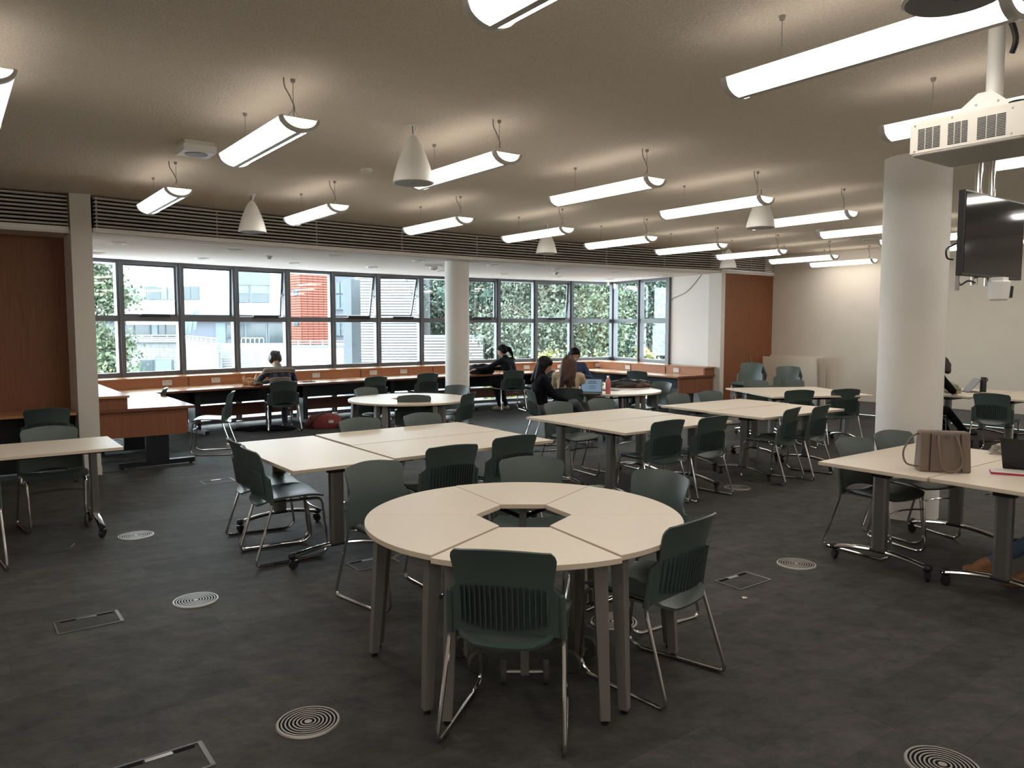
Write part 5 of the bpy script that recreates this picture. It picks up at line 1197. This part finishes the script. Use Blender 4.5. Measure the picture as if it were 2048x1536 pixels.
# plaza and steps
struct(MB().prism([deep(364, 652, 82)[:2], deep(700, 652, 66)[:2], deep(760, 652, 98)[:2], deep(150, 652, 98)[:2]], GZ, -0.45).build('pavement_plaza', 'paving', smooth=0))
st = tag(empty('stair'), 'wide outdoor steps with a handrail, right of the stone wing', 'stairs')
for k in range(9):
    D = 70 - 0.9 * k; p = deep(436 + 2.2 * k, 652, D); q = deep(585, 652, D); z1 = -1.25 - 0.17 * k
    MB().prism([p[:2], q[:2], (q + Vector((0, 0.95, 0)))[:2], (p + Vector((0, 0.95, 0)))[:2]], z1 - 0.17, z1).build('step', 'paving', st, smooth=0)
for p, q in (((497, 688, 74), (517, 752, 62)), ((493, 690, 74), (493, 700, 74))): MB().tube([deep(*p), deep(*q)], 0.06, 6).build('handrail', 'railwhite', st)
for x, y, D in ((500, 697, 72), (507, 722, 67)): MB().tube([deep(x, y, D), deep(x, y + 30, D)], 0.04, 6).build('rail_post', 'railwhite', st)
hs = tag(MB().prism([deep(430, 652, 60)[:2], deep(436, 652, 60)[:2], deep(440, 652, 72)[:2], deep(434, 652, 72)[:2]], GZ, -0.3).build('stair_wall', 'stonecap', smooth=0), 'stone cheek wall beside the outdoor steps', 'wall')
rw = tag(empty('ramp_wall'), 'long white low wall with railing in front of the orange tower', 'wall')
facade(rw, 'wall', 570, 800, 694, 790, 56, 56, 'render', 0.4); facade(rw, 'coping', 570, 790, 690, 695, 55.9, 55.9, 'stonecap', 0.6)
for zz in (682, 687): MB().tube([deep(570, zz, 56), deep(770, zz, 56)], 0.03, 6).build('rail', 'railwhite', rw)
for k in range(9): MB().tube([deep(572 + 24.5 * k, 680, 56), deep(572 + 24.5 * k, 692, 56)], 0.03, 6).build('rail_post', 'railwhite', rw)
for k in range(5):
    x = 483 + 9 * k; c = [deep(x, 692, 84), deep(x, 678, 84), deep(x + 4.5, 676, 84), deep(x + 8, 678, 84), deep(x + 8, 692, 84)]
    tag(MB().tube(curvepts(c, 4), 0.04, 6).build('cycle_stand', 'railwhite', None), 'pale hoop cycle stand by the shopfront, %s from the left' % NUM[k], 'cycle stand', 'hoop cycle stands on the plaza')
# orange tiled tower
ot = tag(empty('tiled_tower'), 'tower clad in orange terracotta tiles seen through the windows', 'building')
fa, fb = (575, 604, 86, 84), (604, 668, 84, 87)
facade(ot, 'joint_wall', 575, 604, 470, 690, 86.1, 84.1, 'terrajoint', 1.0); facade(ot, 'joint_wall', 604, 668, 470, 690, 84.1, 87.1, 'terrajoint', 1.0)
def tiles(line, nx, rows):
    X0, X1, D0, D1 = line; p, q = deep(X0, 652, D0), deep(X1, 652, D1); L = (q - p).length; rz = math.atan2((q - p).y, (q - p).x)
    hh = 5.0 / FPX * 84; me = MB().span(-L / nx / 2 + 0.02, L / nx / 2 - 0.02, -0.10, 0.05, -hh / 2 + 0.038, hh / 2 - 0.038).mesh('tile', 'terracotta', 0)
    for r_ in range(rows):
        for k in range(nx):
            c = p.lerp(q, (k + 0.5) / nx); inst('tile', me, ot, (c.x, c.y, CAM_H + (652 - 688) / FPX * 84 + hh * (r_ + 0.5)), rz)
tiles(fa, 3, 32); tiles(fb, 6, 32)
for y0, y1 in ((580, 592), (644, 652)):
    win(ot, (575, 604, 85.8, 83.8), 586, 597, y0, y1, 'extglass')
gb = tag(empty('grey_building'), 'grey building with tall windows between the orange tower and pillar', 'building')
facade(gb, 'wall', 655, 740, 470, 690, 104, 104, 'greyclad', 4)
for x0, x1 in ((672, 681), (682, 690)):
    for y0, y1 in ((565, 588), (590, 620), (645, 672)): win(gb, (655, 740, 104, 104), x0, x1, y0, y1, 'blind')
# white slatted building
sb = tag(empty('slatted_building'), 'white building clad in horizontal slats behind the concrete pillar', 'building')
facade(sb, 'core_wall', 712, 843, 470, 792, 47, 47, 'stone', 5); facade(sb, 'core_wall', 838, 966, 676, 792, 44.3, 44.3, 'stone', 4); facade(sb, 'parapet', 836, 968, 670, 676, 44, 44, 'stonecap', 0.8)
for (x0, x1, y0, D) in ((711, 843, 500, 46.8), (838, 966, 677, 44.1)):
    s_ = MB(); p, q = deep(x0, 652, D), deep(x1, 652, D); zt = CAM_H + (652 - y0) / FPX * D; z = GZ
    while z < zt: s_.box(((p.x + q.x) / 2, D - 0.03, z), (q.x - p.x, 0.06, 0.10)); z += 0.17
    s_.build('slat_cladding', 'render', sb, smooth=0)['kind'] = 'stuff'
for k, (x, y) in enumerate(((372, 626), (381, 622), (391, 617))):
    f = tag(empty('feather_flag'), 'pale blue feather flag on the terrace, %s from the left' % NUM[k], 'flag', 'pale blue feather flags'); D = 78
    MB().tube(curvepts([deep(x - 3, 690, D), deep(x - 4, y + 25, D), deep(x - 1, y + 4, D), deep(x + 5, y + 3, D), deep(x + 8, y + 8, D)], 4), 0.04, 6).build('pole', 'extframe', f)
    pts = [deep(x - 4, y + 42, D), deep(x - 4, y + 20, D), deep(x - 1, y + 5, D), deep(x + 5, y + 4, D), deep(x + 8, y + 9, D), deep(x + 3, y + 26, D), deep(x, y + 42, D)]
    MB().add([*pts, *[q + Vector((0, 0.03, 0)) for q in pts]], [tuple(range(7)), tuple(range(13, 6, -1))] + [(i, i + 7, (i + 1) % 7 + 7, (i + 1) % 7) for i in range(7)]).build('cloth', 'flag', f, smooth=0)
# bank and trees
struct(MB().add([deep(838, 652, 44) + Vector((0, 0, -6)), Vector((60, 30, -2.5)), Vector((90, 110, 2.2)), deep(800, 652, 110) + Vector((0, 0, 0.6))], [(0, 1, 2, 3)]).build('ground_bank', 'bank', smooth=0))
def tree(label, c, base_z, top_z, rad, leaf, nleaf, size, trunk=0.16, split=5, crown_lo=0.25, seed=1, group='trees outside the windows', name='tree', cols=None):
    rg = random.Random(seed); o = thing(name, label, 'tree', Vector((c.x, c.y, base_z)), 0, group); H = top_z - base_z
    MB().tube(curvepts([(0, 0, -0.3), (rg.uniform(-.1, .1), 0, H * 0.25), (rg.uniform(-.2, .2), rg.uniform(-.2, .2), H * 0.6), (0, 0, H * 0.9)], 4), [trunk * (1 - 0.85 * k / 12) for k in range(13)], 7).build('trunk', 'bark', o)
    for k in range(split):
        z = H * rg.uniform(0.15, 0.6); an = rg.uniform(0, 6.28); e = rad * rg.uniform(0.5, 0.85)
        MB().tube(curvepts([(0, 0, z), (math.cos(an) * e * 0.5, math.sin(an) * e * 0.5, z + e * 0.45), (math.cos(an) * e, math.sin(an) * e, z + e * 0.75)], 4), [trunk * 0.45 * (1 - 0.8 * q / 8) for q in range(9)], 5).build('branch', 'bark', o)
    cl = []
    for _ in range(26):
        z = H * (crown_lo + (1 - crown_lo) * rg.random()); t = (z / H - crown_lo) / (1 - crown_lo); e = rad * math.sqrt(max(0.05, 1 - (2 * t - 0.75) ** 2 * 0.62)) ; an = rg.uniform(0, 6.28); rr = e * math.sqrt(rg.random()) * 0.85
        cl.append(Vector((math.cos(an) * rr, math.sin(an) * rr, min(z, H - 0.2))))
    b = MB()
    for _ in range(nleaf):
        q = rg.choice(cl); s = size * rg.uniform(0.6, 1.3); k = rad * 0.30
        p = q + Vector((rg.gauss(0, k), rg.gauss(0, k), rg.gauss(0, k * 0.8)))
        if p.z < 0.1: p.z = 0.1 + rg.random() * 0.3
        u = Vector((rg.gauss(0, 1), rg.gauss(0, 1), rg.gauss(0, 1))).normalized(); v = u.orthogonal().normalized(); v = Matrix.Rotation(rg.uniform(0, 6.28), 3, u) @ v
        w2 = u.cross(v)
        b.add([p - v * s * 0.5, p + w2 * s * 0.3, p + v * s * 0.5, p - w2 * s * 0.3], [(0, 1, 2, 3)], 0 if rg.random() < 0.7 else 1)
    for q in cl:
        e = rad * 0.17; k = len(b.v)
        for dz in (-1, 1): b.add([q + Vector((e, 0, 0)), q + Vector((0, e, 0)), q + Vector((-e, 0, 0)), q + Vector((0, -e, 0)), q + Vector((0, 0, dz * e))], [(0, 1, 4), (1, 2, 4), (2, 3, 4), (3, 0, 4)])
    b.build('crown', [leaf, cols or 'leaf_c'], o, smooth=0)
    return o
tree('rounded green tree outside the leftmost windows', deep(180, 652, 27), -1.2, 4.6, 1.15, 'leaf_a', 20000, 0.16, 0.10, 5, 0.10, 11, cols='leaf_c')
tree('small yellow-green shrub below the leftmost tree', deep(186, 652, 24.5), -1.6, 0.35, 0.5, 'leaf_y', 500, 0.18, 0.04, 3, 0.1, 12, name='shrub', group='shrubs outside the windows')
specs = [(860, 58, 8.5, 3.4, 'leaf_b', 'dense conifer-like tree above the slatted wall, left of the column'), (905, 62, 7.5, 3.6, 'leaf_b', 'dense tree hidden mostly behind the bay column'), (955, 48, 7.5, 3.2, 'leaf_b', 'pale green tree right of the bay column'), (1020, 50, 7.8, 3.4, 'leaf_a', 'open-branched tree above the person in the dark coat'),
         (1085, 40, 6.2, 2.6, 'leaf_c', 'forked pale tree in the middle of the right windows'), (1130, 46, 7.0, 2.8, 'leaf_c', 'leafy tree above the brown-haired woman'), (1180, 40, 6.4, 2.5, 'leaf_a', 'bright tree beside the bay corner'), (1240, 46, 7.2, 2.9, 'leaf_b', 'tree in the first pane right of the bay corner'), (1300, 44, 7.0, 2.8, 'leaf_b', 'tree in the last pane right of the bay corner'), (1365, 48, 8.0, 3.2, 'leaf_b', 'dark tree beyond the edge of the right return window'), (800, 75, 9.0, 4.0, 'leaf_b', 'tall tree far behind the slatted building'), (1055, 66, 10.5, 5.0, 'leaf_b', 'large tree filling the back behind the right windows'), (1150, 66, 9.5, 4.6, 'leaf_b', 'broad tree at the back behind the bay corner'), (1270, 68, 10.5, 5.0, 'leaf_b', 'broad tree at the back behind the right return')]
for k, (x, D, tz, rad, lf, lab) in enumerate(specs):
    c = deep(x, 652, D); tree(lab, c, -0.6 if D < 60 else 0.0, tz, rad, lf, 14000, 0.21 if D < 52 else 0.33, 0.2, 6, 0.04, 30 + k)
for k, (x, D, h) in enumerate(((1010, 33, 0.9), (1095, 33, 1.1), (1200, 33, 0.9), (1290, 32, 1.2), (1140, 34, 0.8))):
    c = deep(x, 652, D); tree('yellow-green shrub at the foot of the trees, %s from the left' % NUM[k], c, -1.9, h - 0.5, 0.8, 'leaf_y', 500, 0.22, 0.04, 3, 0.05, 60 + k, 'shrubs outside the windows', 'shrub')
